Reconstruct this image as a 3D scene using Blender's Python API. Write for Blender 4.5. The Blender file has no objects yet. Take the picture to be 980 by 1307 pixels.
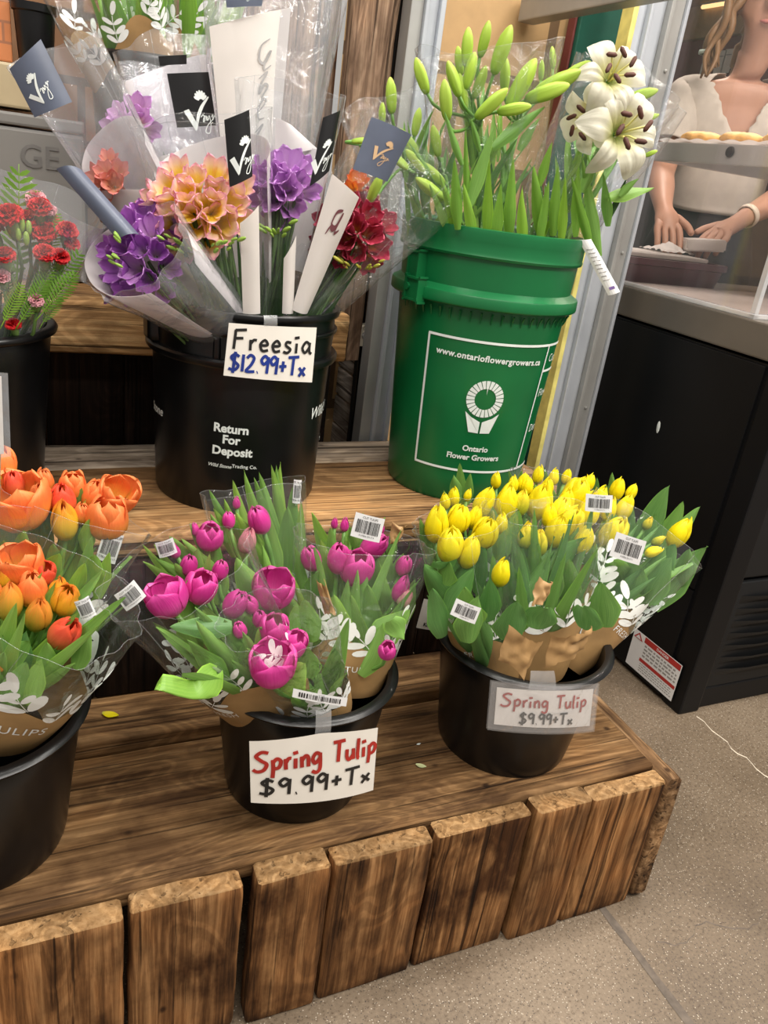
import bpy, bmesh, math, random
from mathutils import Vector, Matrix, noise
random.seed(11)
SC = bpy.context.scene
COL = SC.collection
PI = math.pi
sin, cos, sqrt = math.sin, math.cos, math.sqrt
V = Vector

# ------------------------------------------------------------------ camera, world, lights, exposure
FPX = 1004.6
YAW, PITCH, ROLL = 0.46227, 0.40339, 0.13854
CAM = V((0.0, -0.68, 1.04267))
_f = V((sin(YAW)*cos(PITCH), cos(YAW)*cos(PITCH), -sin(PITCH)))
_r0 = V((cos(YAW), -sin(YAW), 0))
_u0 = _r0.cross(_f)
_r = cos(ROLL)*_r0 + sin(ROLL)*_u0
_u = -sin(ROLL)*_r0 + cos(ROLL)*_u0
cd = bpy.data.cameras.new('camera')
cam = bpy.data.objects.new('camera', cd)
COL.objects.link(cam)
cam.matrix_world = Matrix(((_r.x, _u.x, -_f.x, CAM.x), (_r.y, _u.y, -_f.y, CAM.y), (_r.z, _u.z, -_f.z, CAM.z), (0, 0, 0, 1)))
cd.sensor_fit = 'HORIZONTAL'
cd.sensor_width = 36.0
cd.lens = FPX/980*36.0
cd.clip_start = 0.02
SC.camera = cam
SC.view_settings.view_transform = 'Standard'
SC.view_settings.look = 'None'
SC.view_settings.gamma = 1.0
SC.view_settings.use_curve_mapping = False
SC.view_settings.exposure = 0.58
SC.cycles.transparent_max_bounces = 40
SC.cycles.max_bounces = 8

w = bpy.data.worlds.new('market_hall')
SC.world = w
w.use_nodes = True
w.node_tree.nodes['Background'].inputs[0].default_value = (1.0, 0.95, 0.88, 1)
w.node_tree.nodes['Background'].inputs[1].default_value = 0.30

def lamp(name, loc, target, sx, sy, power, col=(1, 0.95, 0.87)):
    d = bpy.data.lights.new(name, 'AREA')
    d.shape = 'RECTANGLE'; d.size = sx; d.size_y = sy; d.energy = power; d.color = col
    o = bpy.data.objects.new(name, d)
    COL.objects.link(o)
    o.location = loc
    o.rotation_euler = (V(target)-V(loc)).to_track_quat('-Z', 'Y').to_euler()
    return o
lamp('ceiling_tube_light', (0.9, -1.3, 2.75), (0.9, -1.0, 0), 2.4, 0.16, 48)
lamp('ceiling_tube_light', (-0.6, -0.5, 2.75), (-0.5, -0.3, 0), 0.16, 2.2, 22)
lamp('ceiling_tube_light', (1.9, -0.6, 2.75), (1.8, -0.4, 0), 0.2, 2.4, 40)
lamp('ceiling_tube_light', (0.6, 0.25, 2.75), (0.6, 0.25, 0), 2.0, 0.16, 22)
lamp('ceiling_tube_light', (2.6, 1.7, 2.7), (2.5, 1.6, 0), 1.8, 0.2, 60, (1, 0.9, 0.8))

def ray(u, v):
    return _f + _r*((u-490)/FPX) - _u*((v-653.5)/FPX)
def at(u, v, x=None, y=None, z=None):
    """the point of the place seen at photo pixel (u, v) on the plane x, y or z"""
    d = ray(u, v)
    t = (x-CAM.x)/d.x if x is not None else (y-CAM.y)/d.y if y is not None else (z-CAM.z)/d.z
    return CAM + d*t
def mpp(p):
    """metres per photo pixel at the depth of p"""
    return (V(p)-CAM).dot(_f)/FPX
CR = V((cos(YAW), -sin(YAW), 0))     # horizontal direction to the right of the view
CF = V((sin(YAW), cos(YAW), 0))      # horizontal viewing direction

# ------------------------------------------------------------------ scene graph helpers
def put(o, parent=None, label=None, cat=None, group=None, kind=None):
    if parent is not None: o.parent = parent
    if label: o['label'] = label
    if cat: o['category'] = cat
    if group: o['group'] = group
    if kind: o['kind'] = kind
    return o
def thing(name, loc, label, cat, group=None):
    o = bpy.data.objects.new(name, None)
    o.empty_display_size = 0.05
    COL.objects.link(o)
    o.location = loc
    return put(o, None, label, cat, group)
def wloc(o):
    p = V((0, 0, 0))
    while o is not None:
        p = p + V(o.location); o = o.parent
    return p
def inst(name, me, parent, mw):
    """a part sharing mesh data; mw is its world matrix; parents carry translation only"""
    o = bpy.data.objects.new(name, me)
    COL.objects.link(o)
    o.parent = parent
    o.matrix_local = Matrix.Translation(-wloc(parent)) @ mw
    return o

class MB:
    def __init__(s):
        s.v = []; s.f = []; s.m = []; s.uv = []
    def add(s, verts, faces, m=0, uvs=None):
        b = len(s.v)
        s.v += [tuple(p) for p in verts]
        for i, f in enumerate(faces):
            s.f.append([b+k for k in f]); s.m.append(m)
            s.uv.append([uvs[k] for k in f] if uvs else None)
        return b
    def grid(s, fn, nu, nv, m=0, cu=False, cap=False):
        vs, uv, fs = [], [], []
        n = nu if cu else nu+1
        for j in range(nv+1):
            for i in range(n):
                a, b = i/nu, j/nv
                vs.append(fn(a, b)); uv.append((a, b))
        for j in range(nv):
            for i in range(nu):
                k = (i+1) % n if cu else i+1
                fs.append((j*n+i, j*n+k, (j+1)*n+k, (j+1)*n+i))
        if cap:
            fs.append(tuple(reversed(range(n)))); fs.append(tuple(nv*n+i for i in range(n)))
        s.add(vs, fs, m, uv)
    def lathe(s, prof, c=(0, 0, 0), n=64, m=0):
        c = V(c)
        vs, fs = [], []
        for r, z in prof:
            for i in range(n):
                a = 2*PI*i/n
                vs.append(c+V((r*cos(a), r*sin(a), z)))
        for j in range(len(prof)-1):
            for i in range(n):
                k = (i+1) % n
                fs.append((j*n+i, j*n+k, (j+1)*n+k, (j+1)*n+i))
        s.add(vs, fs, m)
    def tube(s, path, rad, n=8, m=0, cap=True):
        path = [V(p) for p in path]
        L = len(path)
        rr = rad if isinstance(rad, (list, tuple)) else [rad]*L
        vs, fs = [], []
        up = None
        for i, p in enumerate(path):
            t = (path[min(i+1, L-1)]-path[max(i-1, 0)])
            t = t.normalized() if t.length > 1e-9 else V((0, 0, 1))
            if up is None:
                up = V((0, 0, 1)) if abs(t.z) < .9 else V((1, 0, 0))
            a = t.cross(up)
            a = a.normalized() if a.length > 1e-6 else t.orthogonal().normalized()
            b = a.cross(t).normalized(); up = b
            for k in range(n):
                w_ = 2*PI*k/n
                vs.append(p+a*(rr[i]*cos(w_))+b*(rr[i]*sin(w_)))
        for j in range(L-1):
            for k in range(n):
                q = (k+1) % n
                fs.append((j*n+k, j*n+q, (j+1)*n+q, (j+1)*n+k))
        if cap:
            fs.append(tuple(reversed(range(n)))); fs.append(tuple((L-1)*n+k for k in range(n)))
        s.add(vs, fs, m)
    def box(s, lo, hi, m=0, c=0.0):
        """box with chamfered edges"""
        lo, hi = V(lo), V(hi)
        b = bmesh.new()
        bmesh.ops.create_cube(b, size=1)
        for q in b.verts:
            q.co = V([(lo[k]+hi[k])/2+q.co[k]*(hi[k]-lo[k]) for k in range(3)])
        if c > 0:
            bmesh.ops.bevel(b, geom=b.edges[:], offset=c, segments=2, affect='EDGES', profile=.6)
        b.verts.index_update()
        s.add([q.co.copy() for q in b.verts], [[q.index for q in f.verts] for f in b.faces], m)
        b.free()
    def ball(s, c, r, m=0, sc=(1, 1, 1), n=10):
        c = V(c)
        def fn(a, b):
            t, p = 2*PI*a, PI*(b*.98+.01)
            return c+V((r*sc[0]*sin(p)*cos(t), r*sc[1]*sin(p)*sin(t), -r*sc[2]*cos(p)))
        s.grid(fn, n, n, m, cu=True, cap=True)
    def mesh(s, name, mats, smooth=True, off=None):
        me = bpy.data.meshes.new(name)
        vv = s.v if off is None else [(a-off.x, b-off.y, c-off.z) for a, b, c in s.v]
        me.from_pydata(vv, [], s.f)
        for m_ in mats: me.materials.append(m_)
        me.polygons.foreach_set('material_index', s.m)
        me.polygons.foreach_set('use_smooth', [smooth]*len(s.f))
        if any(u is not None for u in s.uv):
            L = me.uv_layers.new(name='UVMap')
            flat = []
            for f, u in zip(s.f, s.uv):
                for k in range(len(f)):
                    flat += list(u[k]) if u else [0, 0]
            L.data.foreach_set('uv', flat)
        me.update()
        return me
    def build(s, name, mats, parent=None, smooth=True, label=None, cat=None, group=None, kind=None, angle=None):
        if not isinstance(mats, (list, tuple)): mats = [mats]
        me = s.mesh(name, mats, smooth, wloc(parent) if parent is not None else None)
        o = bpy.data.objects.new(name, me)
        COL.objects.link(o)
        if smooth and angle is not None:
            me.set_sharp_from_angle(angle=math.radians(angle))
        return put(o, parent, label, cat, group, kind)

# ------------------------------------------------------------------ materials
def mat(name):
    m = bpy.data.materials.new(name)
    m.use_nodes = True
    nt = m.node_tree
    b = nt.nodes['Principled BSDF']
    return m, nt, b
def N(nt, t, **kw):
    n = nt.nodes.new(t)
    for k, v_ in kw.items():
        if k in ('operation', 'blend_type', 'data_type', 'feature', 'distance', 'noise_dimensions', 'mode', 'invert'): setattr(n, k, v_)
        else: n.inputs[k].default_value = v_
    return n
def ramp(nt, src, stops):
    r = nt.nodes.new('ShaderNodeValToRGB')
    e = r.color_ramp.elements
    while len(e) < len(stops): e.new(.5)
    for q, (p, c) in zip(e, stops):
        q.position = p; q.color = (*c, 1) if len(c) == 3 else c
    nt.links.new(src, r.inputs[0])
    return r.outputs[0]
def mixc(nt, fac, a, b, mode='MIX'):
    n = nt.nodes.new('ShaderNodeMix'); n.data_type = 'RGBA'; n.blend_type = mode
    for s_, val in ((n.inputs[0], fac), (n.inputs[6], a), (n.inputs[7], b)):
        if hasattr(val, 'links'): nt.links.new(val, s_)
        elif isinstance(val, (int, float)): s_.default_value = val
        else: s_.default_value = (*val, 1)
    return n.outputs[2]
def bump(nt, b, src, strength, dist=.002):
    n = nt.nodes.new('ShaderNodeBump')
    n.inputs['Strength'].default_value = strength; n.inputs['Distance'].default_value = dist
    nt.links.new(src, n.inputs['Height']); nt.links.new(n.outputs[0], b.inputs['Normal'])
def plain(name, col, rough=.5, metal=0, spec=.5, var=.12, scale=30, bmp=0, trans=0):
    """a solid colour with a little natural mottling"""
    m, nt, b = mat(name)
    tc = nt.nodes.new('ShaderNodeTexCoord')
    n = N(nt, 'ShaderNodeTexNoise', Scale=scale, Detail=4)
    nt.links.new(tc.outputs['Object'], n.inputs['Vector'])
    lo = [c*(1-var) for c in col]; hi = [min(1, c*(1+var)) for c in col]
    c = ramp(nt, n.outputs[0], [(.3, lo), (.7, hi)])
    nt.links.new(c, b.inputs['Base Color'])
    b.inputs['Roughness'].default_value = rough; b.inputs['Metallic'].default_value = metal
    b.inputs['Specular IOR Level'].default_value = spec
    if bmp: bump(nt, b, n.outputs[0], bmp)
    if trans: translucent(nt, b, c, trans)
    return m
def translucent(nt, b, c, amt):
    t = nt.nodes.new('ShaderNodeBsdfTranslucent')
    nt.links.new(c, t.inputs[0])
    mx = nt.nodes.new('ShaderNodeMixShader'); mx.inputs[0].default_value = amt
    nt.links.new(b.outputs[0], mx.inputs[1]); nt.links.new(t.outputs[0], mx.inputs[2])
    nt.links.new(mx.outputs[0], nt.nodes['Material Output'].inputs[0])

def wood(name, axis, dark, mid, light, crack=.75, rough=.75, stain=.6):
    m, nt, b = mat(name)
    tc = nt.nodes.new('ShaderNodeTexCoord')
    oi = nt.nodes.new('ShaderNodeObjectInfo')
    off = N(nt, 'ShaderNodeVectorMath', operation='SCALE'); off.inputs[0].default_value = (7.3, 3.1, 5.7)
    nt.links.new(oi.outputs['Random'], off.inputs['Scale'])
    ad = N(nt, 'ShaderNodeVectorMath', operation='ADD')
    nt.links.new(tc.outputs['Object'], ad.inputs[0]); nt.links.new(off.outputs[0], ad.inputs[1])
    def mapped(along, across):
        mp = nt.nodes.new('ShaderNodeMapping')
        sc = [across]*3; sc[axis] = along
        mp.inputs['Scale'].default_value = sc
        nt.links.new(ad.outputs[0], mp.inputs[0])
        return mp.outputs[0]
    g = N(nt, 'ShaderNodeTexNoise', Scale=1.0, Detail=8, Roughness=.66, Distortion=.35)
    nt.links.new(mapped(3.0, 95), g.inputs['Vector'])
    col = ramp(nt, g.outputs[0], [(.33, dark), (.49, mid), (.66, light)])
    # growth rings that swirl round knots
    wv = N(nt, 'ShaderNodeTexNoise', Scale=1.0, Detail=2, Distortion=.5)
    nt.links.new(mapped(2.2, 9), wv.inputs['Vector'])
    mm = N(nt, 'ShaderNodeMath', operation='MULTIPLY'); mm.inputs[1].default_value = 130
    nt.links.new(wv.outputs[0], mm.inputs[0])
    sn = N(nt, 'ShaderNodeMath', operation='SINE'); nt.links.new(mm.outputs[0], sn.inputs[0])
    rc = ramp(nt, sn.outputs[0], [(0, (.42, .37, .32)), (.8, (1.08, 1.06, 1.04))])
    col = mixc(nt, .4, col, rc, 'MULTIPLY')
    # stains
    st = N(nt, 'ShaderNodeTexNoise', Scale=1.0, Detail=5, Roughness=.6)
    nt.links.new(mapped(6, 9), st.inputs['Vector'])
    sc_ = ramp(nt, st.outputs[0], [(.36, (1-stain, 1-stain*1.06, 1-stain*1.1)), (.52, (1, 1, 1)), (.66, (1.3, 1.22, 1.12))])
    col = mixc(nt, 1.0, col, sc_, 'MULTIPLY')
    # fine long cracks
    ck = N(nt, 'ShaderNodeTexNoise', Scale=1.0, Detail=3, Distortion=.4)
    nt.links.new(mapped(1.4, 95), ck.inputs['Vector'])
    cc = ramp(nt, ck.outputs[0], [(.345, (.06, .045, .035)), (.40, (1, 1, 1))])
    col = mixc(nt, crack, col, cc, 'MULTIPLY')
    # knots / nail holes
    vo = N(nt, 'ShaderNodeTexVoronoi', Scale=1.0)
    nt.links.new(mapped(11, 15), vo.inputs['Vector'])
    kc = ramp(nt, vo.outputs['Distance'], [(.035, (.1, .07, .06)), (.09, (1, 1, 1))])
    col = mixc(nt, .85, col, kc, 'MULTIPLY')
    # plank to plank tone
    tone = ramp(nt, oi.outputs['Random'], [(0, (.82, .8, .78)), (.5, (1, 1, 1)), (1, (1.16, 1.14, 1.1))])
    col = mixc(nt, 1.0, col, tone, 'MULTIPLY')
    nt.links.new(col, b.inputs['Base Color'])
    b.inputs['Roughness'].default_value = rough
    b.inputs['Specular IOR Level'].default_value = .16
    h = mixc(nt, .5, cc, g.outputs[0])
    bump(nt, b, h, .8, .005)
    return m

def film_mat(name, haze=.035, base=.045, edge=.5, rough=.1, bscale=22, bstr=.5, tint=(.98, .99, 1.0)):
    """thin clear wrapping film: see-through with mirror-like wrinkled glints"""
    m, nt, b = mat(name)
    nt.nodes.remove(b)
    tc = nt.nodes.new('ShaderNodeTexCoord')
    n = N(nt, 'ShaderNodeTexNoise', Scale=bscale, Detail=5, Distortion=1.2)
    nt.links.new(tc.outputs['Object'], n.inputs['Vector'])
    bp = nt.nodes.new('ShaderNodeBump'); bp.inputs['Strength'].default_value = bstr; bp.inputs['Distance'].default_value = .012
    nt.links.new(n.outputs[0], bp.inputs['Height'])
    lw = nt.nodes.new('ShaderNodeLayerWeight'); lw.inputs[0].default_value = .5
    nt.links.new(bp.outputs[0], lw.inputs['Normal'])
    pw = N(nt, 'ShaderNodeMath', operation='POWER'); pw.inputs[1].default_value = 3.5
    nt.links.new(lw.outputs['Facing'], pw.inputs[0])
    ml = N(nt, 'ShaderNodeMath', operation='MULTIPLY_ADD'); ml.inputs[1].default_value = edge; ml.inputs[2].default_value = base
    nt.links.new(pw.outputs[0], ml.inputs[0])
    tr = nt.nodes.new('ShaderNodeBsdfTransparent'); tr.inputs[0].default_value = (*tint, 1)
    gl = nt.nodes.new('ShaderNodeBsdfGlossy'); gl.inputs['Roughness'].default_value = rough
    nt.links.new(bp.outputs[0], gl.inputs['Normal'])
    df = nt.nodes.new('ShaderNodeBsdfDiffuse'); df.inputs[0].default_value = (.9, .92, .95, 1)
    m1 = nt.nodes.new('ShaderNodeMixShader'); m1.inputs[0].default_value = haze
    nt.links.new(tr.outputs[0], m1.inputs[1]); nt.links.new(df.outputs[0], m1.inputs[2])
    m2 = nt.nodes.new('ShaderNodeMixShader')
    nt.links.new(ml.outputs[0], m2.inputs[0]); nt.links.new(m1.outputs[0], m2.inputs[1]); nt.links.new(gl.outputs[0], m2.inputs[2])
    nt.links.new(m2.outputs[0], nt.nodes['Material Output'].inputs[0])
    return m

def petal_mat(name, stops, streak=.25, rough=.42, trans=.22, nscale=(26, 2.2)):
    """colour runs from the base of the petal (v=0) to its tip (v=1), with fine lengthwise veins"""
    m, nt, b = mat(name)
    uv = nt.nodes.new('ShaderNodeUVMap')
    sp = nt.nodes.new('ShaderNodeSeparateXYZ'); nt.links.new(uv.outputs[0], sp.inputs[0])
    oi = nt.nodes.new('ShaderNodeObjectInfo')
    mp = nt.nodes.new('ShaderNodeMapping'); mp.inputs['Scale'].default_value = (nscale[0], nscale[1], 1)
    nt.links.new(uv.outputs[0], mp.inputs[0])
    n = N(nt, 'ShaderNodeTexNoise', Scale=1.0, Detail=4)
    nt.links.new(mp.outputs[0], n.inputs['Vector'])
    ad = N(nt, 'ShaderNodeMath', operation='MULTIPLY_ADD'); ad.inputs[1].default_value = streak; 
    nt.links.new(n.outputs[0], ad.inputs[0])
    sb = N(nt, 'ShaderNodeMath', operation='ADD'); sb.inputs[1].default_value = -streak*.5
    nt.links.new(sp.outputs[1], sb.inputs[0]); nt.links.new(sb.outputs[0], ad.inputs[2])
    col = ramp(nt, ad.outputs[0], stops)
    tone = ramp(nt, oi.outputs['Random'], [(0, (.86, .84, .86)), (1, (1.08, 1.06, 1.05))])
    col = mixc(nt, 1.0, col, tone, 'MULTIPLY')
    nt.links.new(col, b.inputs['Base Color'])
    b.inputs['Roughness'].default_value = rough
    b.inputs['Specular IOR Level'].default_value = .35
    bump(nt, b, n.outputs[0], .25, .003)
    translucent(nt, b, col, trans)
    return m

def leaf_mat(name, c0, c1, rough=.42, trans=.25):
    m, nt, b = mat(name)
    uv = nt.nodes.new('ShaderNodeUVMap')
    oi = nt.nodes.new('ShaderNodeObjectInfo')
    mp = nt.nodes.new('ShaderNodeMapping'); mp.inputs['Scale'].default_value = (34, 1.5, 1)
    nt.links.new(uv.outputs[0], mp.inputs[0])
    n = N(nt, 'ShaderNodeTexNoise', Scale=1.0, Detail=3)
    nt.links.new(mp.outputs[0], n.inputs['Vector'])
    col = ramp(nt, n.outputs[0], [(.25, c0), (.75, c1)])
    sp = nt.nodes.new('ShaderNodeSeparateXYZ'); nt.links.new(uv.outputs[0], sp.inputs[0])
    ed = ramp(nt, sp.outputs[0], [(0, (1.5, 1.45, 1.1)), (.06, (1, 1, 1)), (.94, (1, 1, 1)), (1, (1.5, 1.45, 1.1))])
    col = mixc(nt, 1.0, col, ed, 'MULTIPLY')
    tone = ramp(nt, oi.outputs['Random'], [(0, (.72, .8, .8)), (.6, (1, 1, 1)), (1, (1.35, 1.22, .95))])
    col = mixc(nt, 1.0, col, tone, 'MULTIPLY')
    nt.links.new(col, b.inputs['Base Color'])
    b.inputs['Roughness'].default_value = rough
    bump(nt, b, n.outputs[0], .2, .002)
    translucent(nt, b, col, trans)
    return m

WOODF = wood('front_plank_wood', 2, (.045, .019, .007), (.20, .092, .034), (.42, .225, .095), stain=.78)
WOODT = wood('plank_end_grain', 2, (.20, .11, .045), (.33, .195, .088), (.44, .28, .14), crack=.4, stain=.35)
WOODX = wood('deck_board_wood', 0, (.075, .035, .013), (.205, .112, .047), (.35, .205, .095), crack=.62, stain=.58)
WOODX2 = wood('upper_deck_board_wood', 0, (.16, .085, .038), (.30, .17, .076), (.44, .275, .135), stain=.5)
WOODG = wood('grey_weathered_wood', 0, (.20, .16, .125), (.40, .33, .26), (.52, .45, .37), stain=.45)
WOODY = wood('end_board_wood', 1, (.09, .05, .024), (.27, .155, .075), (.44, .28, .15), stain=.6)
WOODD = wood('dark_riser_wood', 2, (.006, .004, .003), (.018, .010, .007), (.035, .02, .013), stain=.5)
WOODB = wood('beam_wood', 0, (.20, .11, .045), (.46, .27, .12), (.62, .41, .20), stain=.5)
WOODP = wood('old_post_wood', 2, (.10, .06, .04), (.24, .155, .105), (.38, .27, .19), stain=.45)
WOODS = wood('grey_side_boards', 1, (.26, .22, .19), (.50, .44, .38), (.62, .56, .50), stain=.35)
BLACKP = plain('black_bucket_plastic', (.0045, .0045, .005), .30, spec=.38, var=.3, scale=18)
GREENP = plain('green_bucket_plastic', (.003, .122, .034), .34, spec=.5, var=.14, scale=9)
PRINTW = plain('white_print', (.72, .76, .74), .6, var=.06)
PAPER = plain('white_card', (.80, .755, .69), .6, var=.03)
PAPERW = plain('white_wrapping_paper', (.78, .735, .70), .6, var=.04, scale=12, trans=.3)
INKBLK = plain('black_marker', (.010, .009, .009), .5, var=.2)
INKRED = plain('red_marker', (.38, .018, .012), .5, var=.2)
INKBLUE = plain('blue_marker', (.008, .03, .23), .5, var=.2)
KRAFT = plain('kraft_print', (.40, .235, .095), .55, var=.16, scale=26, bmp=.25, trans=.12)
LEAFPR = plain('white_leaf_print', (.86, .87, .84), .5, var=.05)
LABEL = plain('barcode_sticker', (.82, .82, .83), .4, var=.03)
FILM = film_mat('clear_film', haze=.02, base=.045, edge=.5, rough=.08, bscale=24, bstr=.6)
FILMT = film_mat('clear_film_hazy', haze=.12, base=.10, edge=.75, rough=.10, bscale=16, bstr=.9, tint=(.97, .97, 1.0))
FILMX = film_mat('crinkled_film', haze=.025, base=.06, edge=.6, rough=.06, bscale=30, bstr=1.2)
FEDGE = film_mat('film_cut_edge', haze=.07, base=.06, edge=.5, rough=.2, bscale=60)
TAPE = film_mat('sticky_tape', haze=.25, base=.12, edge=.4, rough=.25, bscale=60)
ACRYL = film_mat('clear_acrylic', haze=.022, base=.04, edge=.8, rough=.03, bscale=3, bstr=.03, tint=(.97, .94, .93))
# ------------------------------------------------------------------ writing
_tc = {}
def text2d(s, size, shear=0.0, space=1.0, bold=0.0):
    """flat outline mesh of a word, centred, in its own x-y plane"""
    c = bpy.data.curves.new('t', 'FONT')
    c.body = s; c.size = size; c.shear = shear; c.space_character = space
    c.align_x = 'CENTER'; c.align_y = 'CENTER'; c.resolution_u = 3; c.offset = bold*size
    o = bpy.data.objects.new('t', c)
    COL.objects.link(o)
    dg = bpy.context.evaluated_depsgraph_get()
    me = bpy.data.meshes.new_from_object(o.evaluated_get(dg))
    vs = [(q.co.x, q.co.y) for q in me.vertices]
    fs = [list(p.vertices) for p in me.polygons]
    bpy.data.objects.remove(o); bpy.data.curves.remove(c); bpy.data.meshes.remove(me)
    return vs, fs
def put_text(mb, s, size, fmap, m=0, shear=0, space=1.0, bold=.0, dx=0, dy=0, rot=0):
    vs, fs = text2d(s, size, shear, space, bold)
    cr, sr = cos(rot), sin(rot)
    mb.add([fmap(dx+x*cr-y*sr, dy+x*sr+y*cr) for x, y in vs], fs, m)
def smooth_path(pts, k=5):
    if len(pts) < 3: 
        a, b = pts[0], pts[-1]
        return [(a[0]+(b[0]-a[0])*i/4, a[1]+(b[1]-a[1])*i/4) for i in range(5)]
    out = []
    P = [pts[0]]+list(pts)+[pts[-1]]
    for i in range(1, len(P)-2):
        p0, p1, p2, p3 = P[i-1:i+3]
        for j in range(k):
            t = j/k
            out.append(tuple(.5*(2*p1[q]+(p2[q]-p0[q])*t+(2*p0[q]-5*p1[q]+4*p2[q]-p3[q])*t*t+(3*p1[q]-p0[q]-3*p2[q]+p3[q])*t**3) for q in (0, 1)))
    out.append(tuple(pts[-1]))
    return out
def ribbon(mb, pts, w_, fmap, m=0, taper=False, smooth=True):
    p = smooth_path(pts) if smooth else pts
    vs, fs = [], []
    L = len(p)
    for i in range(L):
        a, b = p[max(i-1, 0)], p[min(i+1, L-1)]
        dx, dy = b[0]-a[0], b[1]-a[1]
        l = sqrt(dx*dx+dy*dy) or 1
        h = w_/2*((.35+.65*sin(PI*i/(L-1))) if taper else 1)
        vs.append(fmap(p[i][0]-dy/l*h, p[i][1]+dx/l*h)); vs.append(fmap(p[i][0]+dy/l*h, p[i][1]-dx/l*h))
    for i in range(L-1): fs.append((2*i, 2*i+1, 2*i+3, 2*i+2))
    mb.add(vs, fs, m)
HAND = {
 'S': (.66, [[(.64, .93), (.34, 1.0), (.08, .80), (.30, .56), (.55, .36), (.42, .06), (.12, -.02), (-.08, .10)]]),
 'p': (.50, [[(.08, .56), (.10, .1), (.06, -.38)], [(.09, .42), (.28, .60), (.46, .44), (.36, .14), (.10, .10)]]),
 'r': (.36, [[(.08, .55), (.10, .0)], [(.10, .34), (.22, .54), (.36, .54)]]),
 'i': (.24, [[(.10, .50), (.10, .0)], [(-.02, .76), (.22, .80)]]),
 'n': (.46, [[(.06, .55), (.08, .0)], [(.08, .34), (.24, .55), (.38, .44), (.40, .0)]]),
 'g': (.50, [[(.40, .50), (.20, .58), (.05, .32), (.18, .10), (.40, .30)], [(.42, .56), (.43, -.16), (.26, -.36), (.02, -.26)]]),
 'T': (.60, [[(.0, .96), (.64, 1.02)], [(.32, .98), (.28, .0)]]),
 'u': (.48, [[(.05, .55), (.06, .15), (.20, .02), (.38, .22)], [(.40, .55), (.42, .0)]]),
 'l': (.22, [[(.10, 1.0), (.08, .12), (.18, .0)]]),
 '$': (.58, [[(.52, .80), (.30, .92), (.10, .74), (.28, .52), (.50, .30), (.32, .04), (.0, .10)], [(.30, 1.06), (.24, -.14)]]),
 '9': (.46, [[(.40, .80), (.22, .96), (.04, .72), (.18, .50), (.40, .72)], [(.42, .92), (.38, .0)]]),
 '.': (.16, [[(.05, .02), (.10, .04)]]),
 '1': (.22, [[(.10, .95), (.09, .0)]]),
 '2': (.50, [[(.02, .76), (.20, .95), (.40, .78), (.26, .40), (.02, .04), (.48, .06)]]),
 '+': (.46, [[(.02, .44), (.44, .48)], [(.24, .74), (.22, .16)]]),
 'x': (.44, [[(.02, .44), (.40, .0)], [(.38, .46), (.04, -.04)]]),
 'F': (.56, [[(.08, 1.0), (.06, .0)], [(.06, .98), (.56, 1.04)], [(.07, .56), (.44, .60)]]),
 'e': (.44, [[(.05, .30), (.38, .34), (.24, .58), (.05, .34), (.16, .03), (.42, .08)]]),
 's': (.40, [[(.36, .52), (.14, .54), (.12, .36), (.34, .18), (.20, .0), (.0, .05)]]),
 'a': (.50, [[(.38, .48), (.20, .58), (.04, .28), (.18, .04), (.38, .30)], [(.40, .56), (.40, .12), (.52, .0)]]),
 ' ': (.40, []),
}
def hand(mb, s, x0, y0, h, fmap, m=0, width=.14, track=.10, slope=0.0, sx=1.0):
    """marker handwriting starting at (x0, y0), capital height h"""
    x = 0
    for ch in s:
        wd, strokes = HAND[ch]
        for st in strokes:
            ribbon(mb, [(x0+(x+a*sx)*h, y0+b*h+slope*(x+a*sx)*h) for a, b in st], width*h, fmap, m)
        x += (wd+track)*sx
    return x*h
def patch(pts, bulge=0.0, n=None):
    """bilinear sheet through TL, TR, BR, BL; returns f(x, y, lift) for x, y in 0..1 from the top left"""
    tl, tr, br, bl = [V(p) for p in pts]
    nn = (tr-tl).cross(bl-tl).normalized() if n is None else V(n)
    if nn.dot(CAM-tl) < 0: nn = -nn
    def f(x, y, lift=0.0):
        p = (tl*(1-x)+tr*x)*(1-y)+(bl*(1-x)+br*x)*y
        return p+nn*(lift+bulge*4*x*(1-x))
    f.n = nn
    f.w = ((tr-tl).length+(br-bl).length)/2; f.h = ((bl-tl).length+(br-tr).length)/2
    return f
def card(mb, f, m=0, th=.0008, nx=14, ny=4, wave=None):
    g = (lambda x, y: wave(x, y)) if wave else (lambda x, y: 0)
    mb.grid(lambda a, b: f(a, b+g(a, b), th), nx, ny, m)
    mb.grid(lambda a, b: f(a, b+g(a, b), 0), nx, ny, m)
def barcode(parent, f, txt=True, name='barcode_label'):
    """white sticker with bars and the two small printed lines"""
    mb = MB()
    card(mb, f, 0, .0004, 6, 3)
    rnd = random.Random(5)
    x = .10
    while x < .88:
        wd = rnd.choice((.010, .016, .026))
        mb.grid(lambda a, b, x=x, wd=wd: f(x+a*wd, .22+b*.54, .0009), 1, 2, 1)
        x += wd+rnd.choice((.010, .016, .024))
    if txt:
        put_text(mb, 'CUT TULIPS', .13, lambda a, b: f(.5+a*f.h/f.w, .12-b, .0009), 1)
    put_text(mb, '0 57836 02117 4', .10, lambda a, b: f(.5+a*f.h/f.w, .86-b, .0009), 1)
    return mb.build(name, [LABEL, INKBLK], parent, smooth=False)

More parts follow.
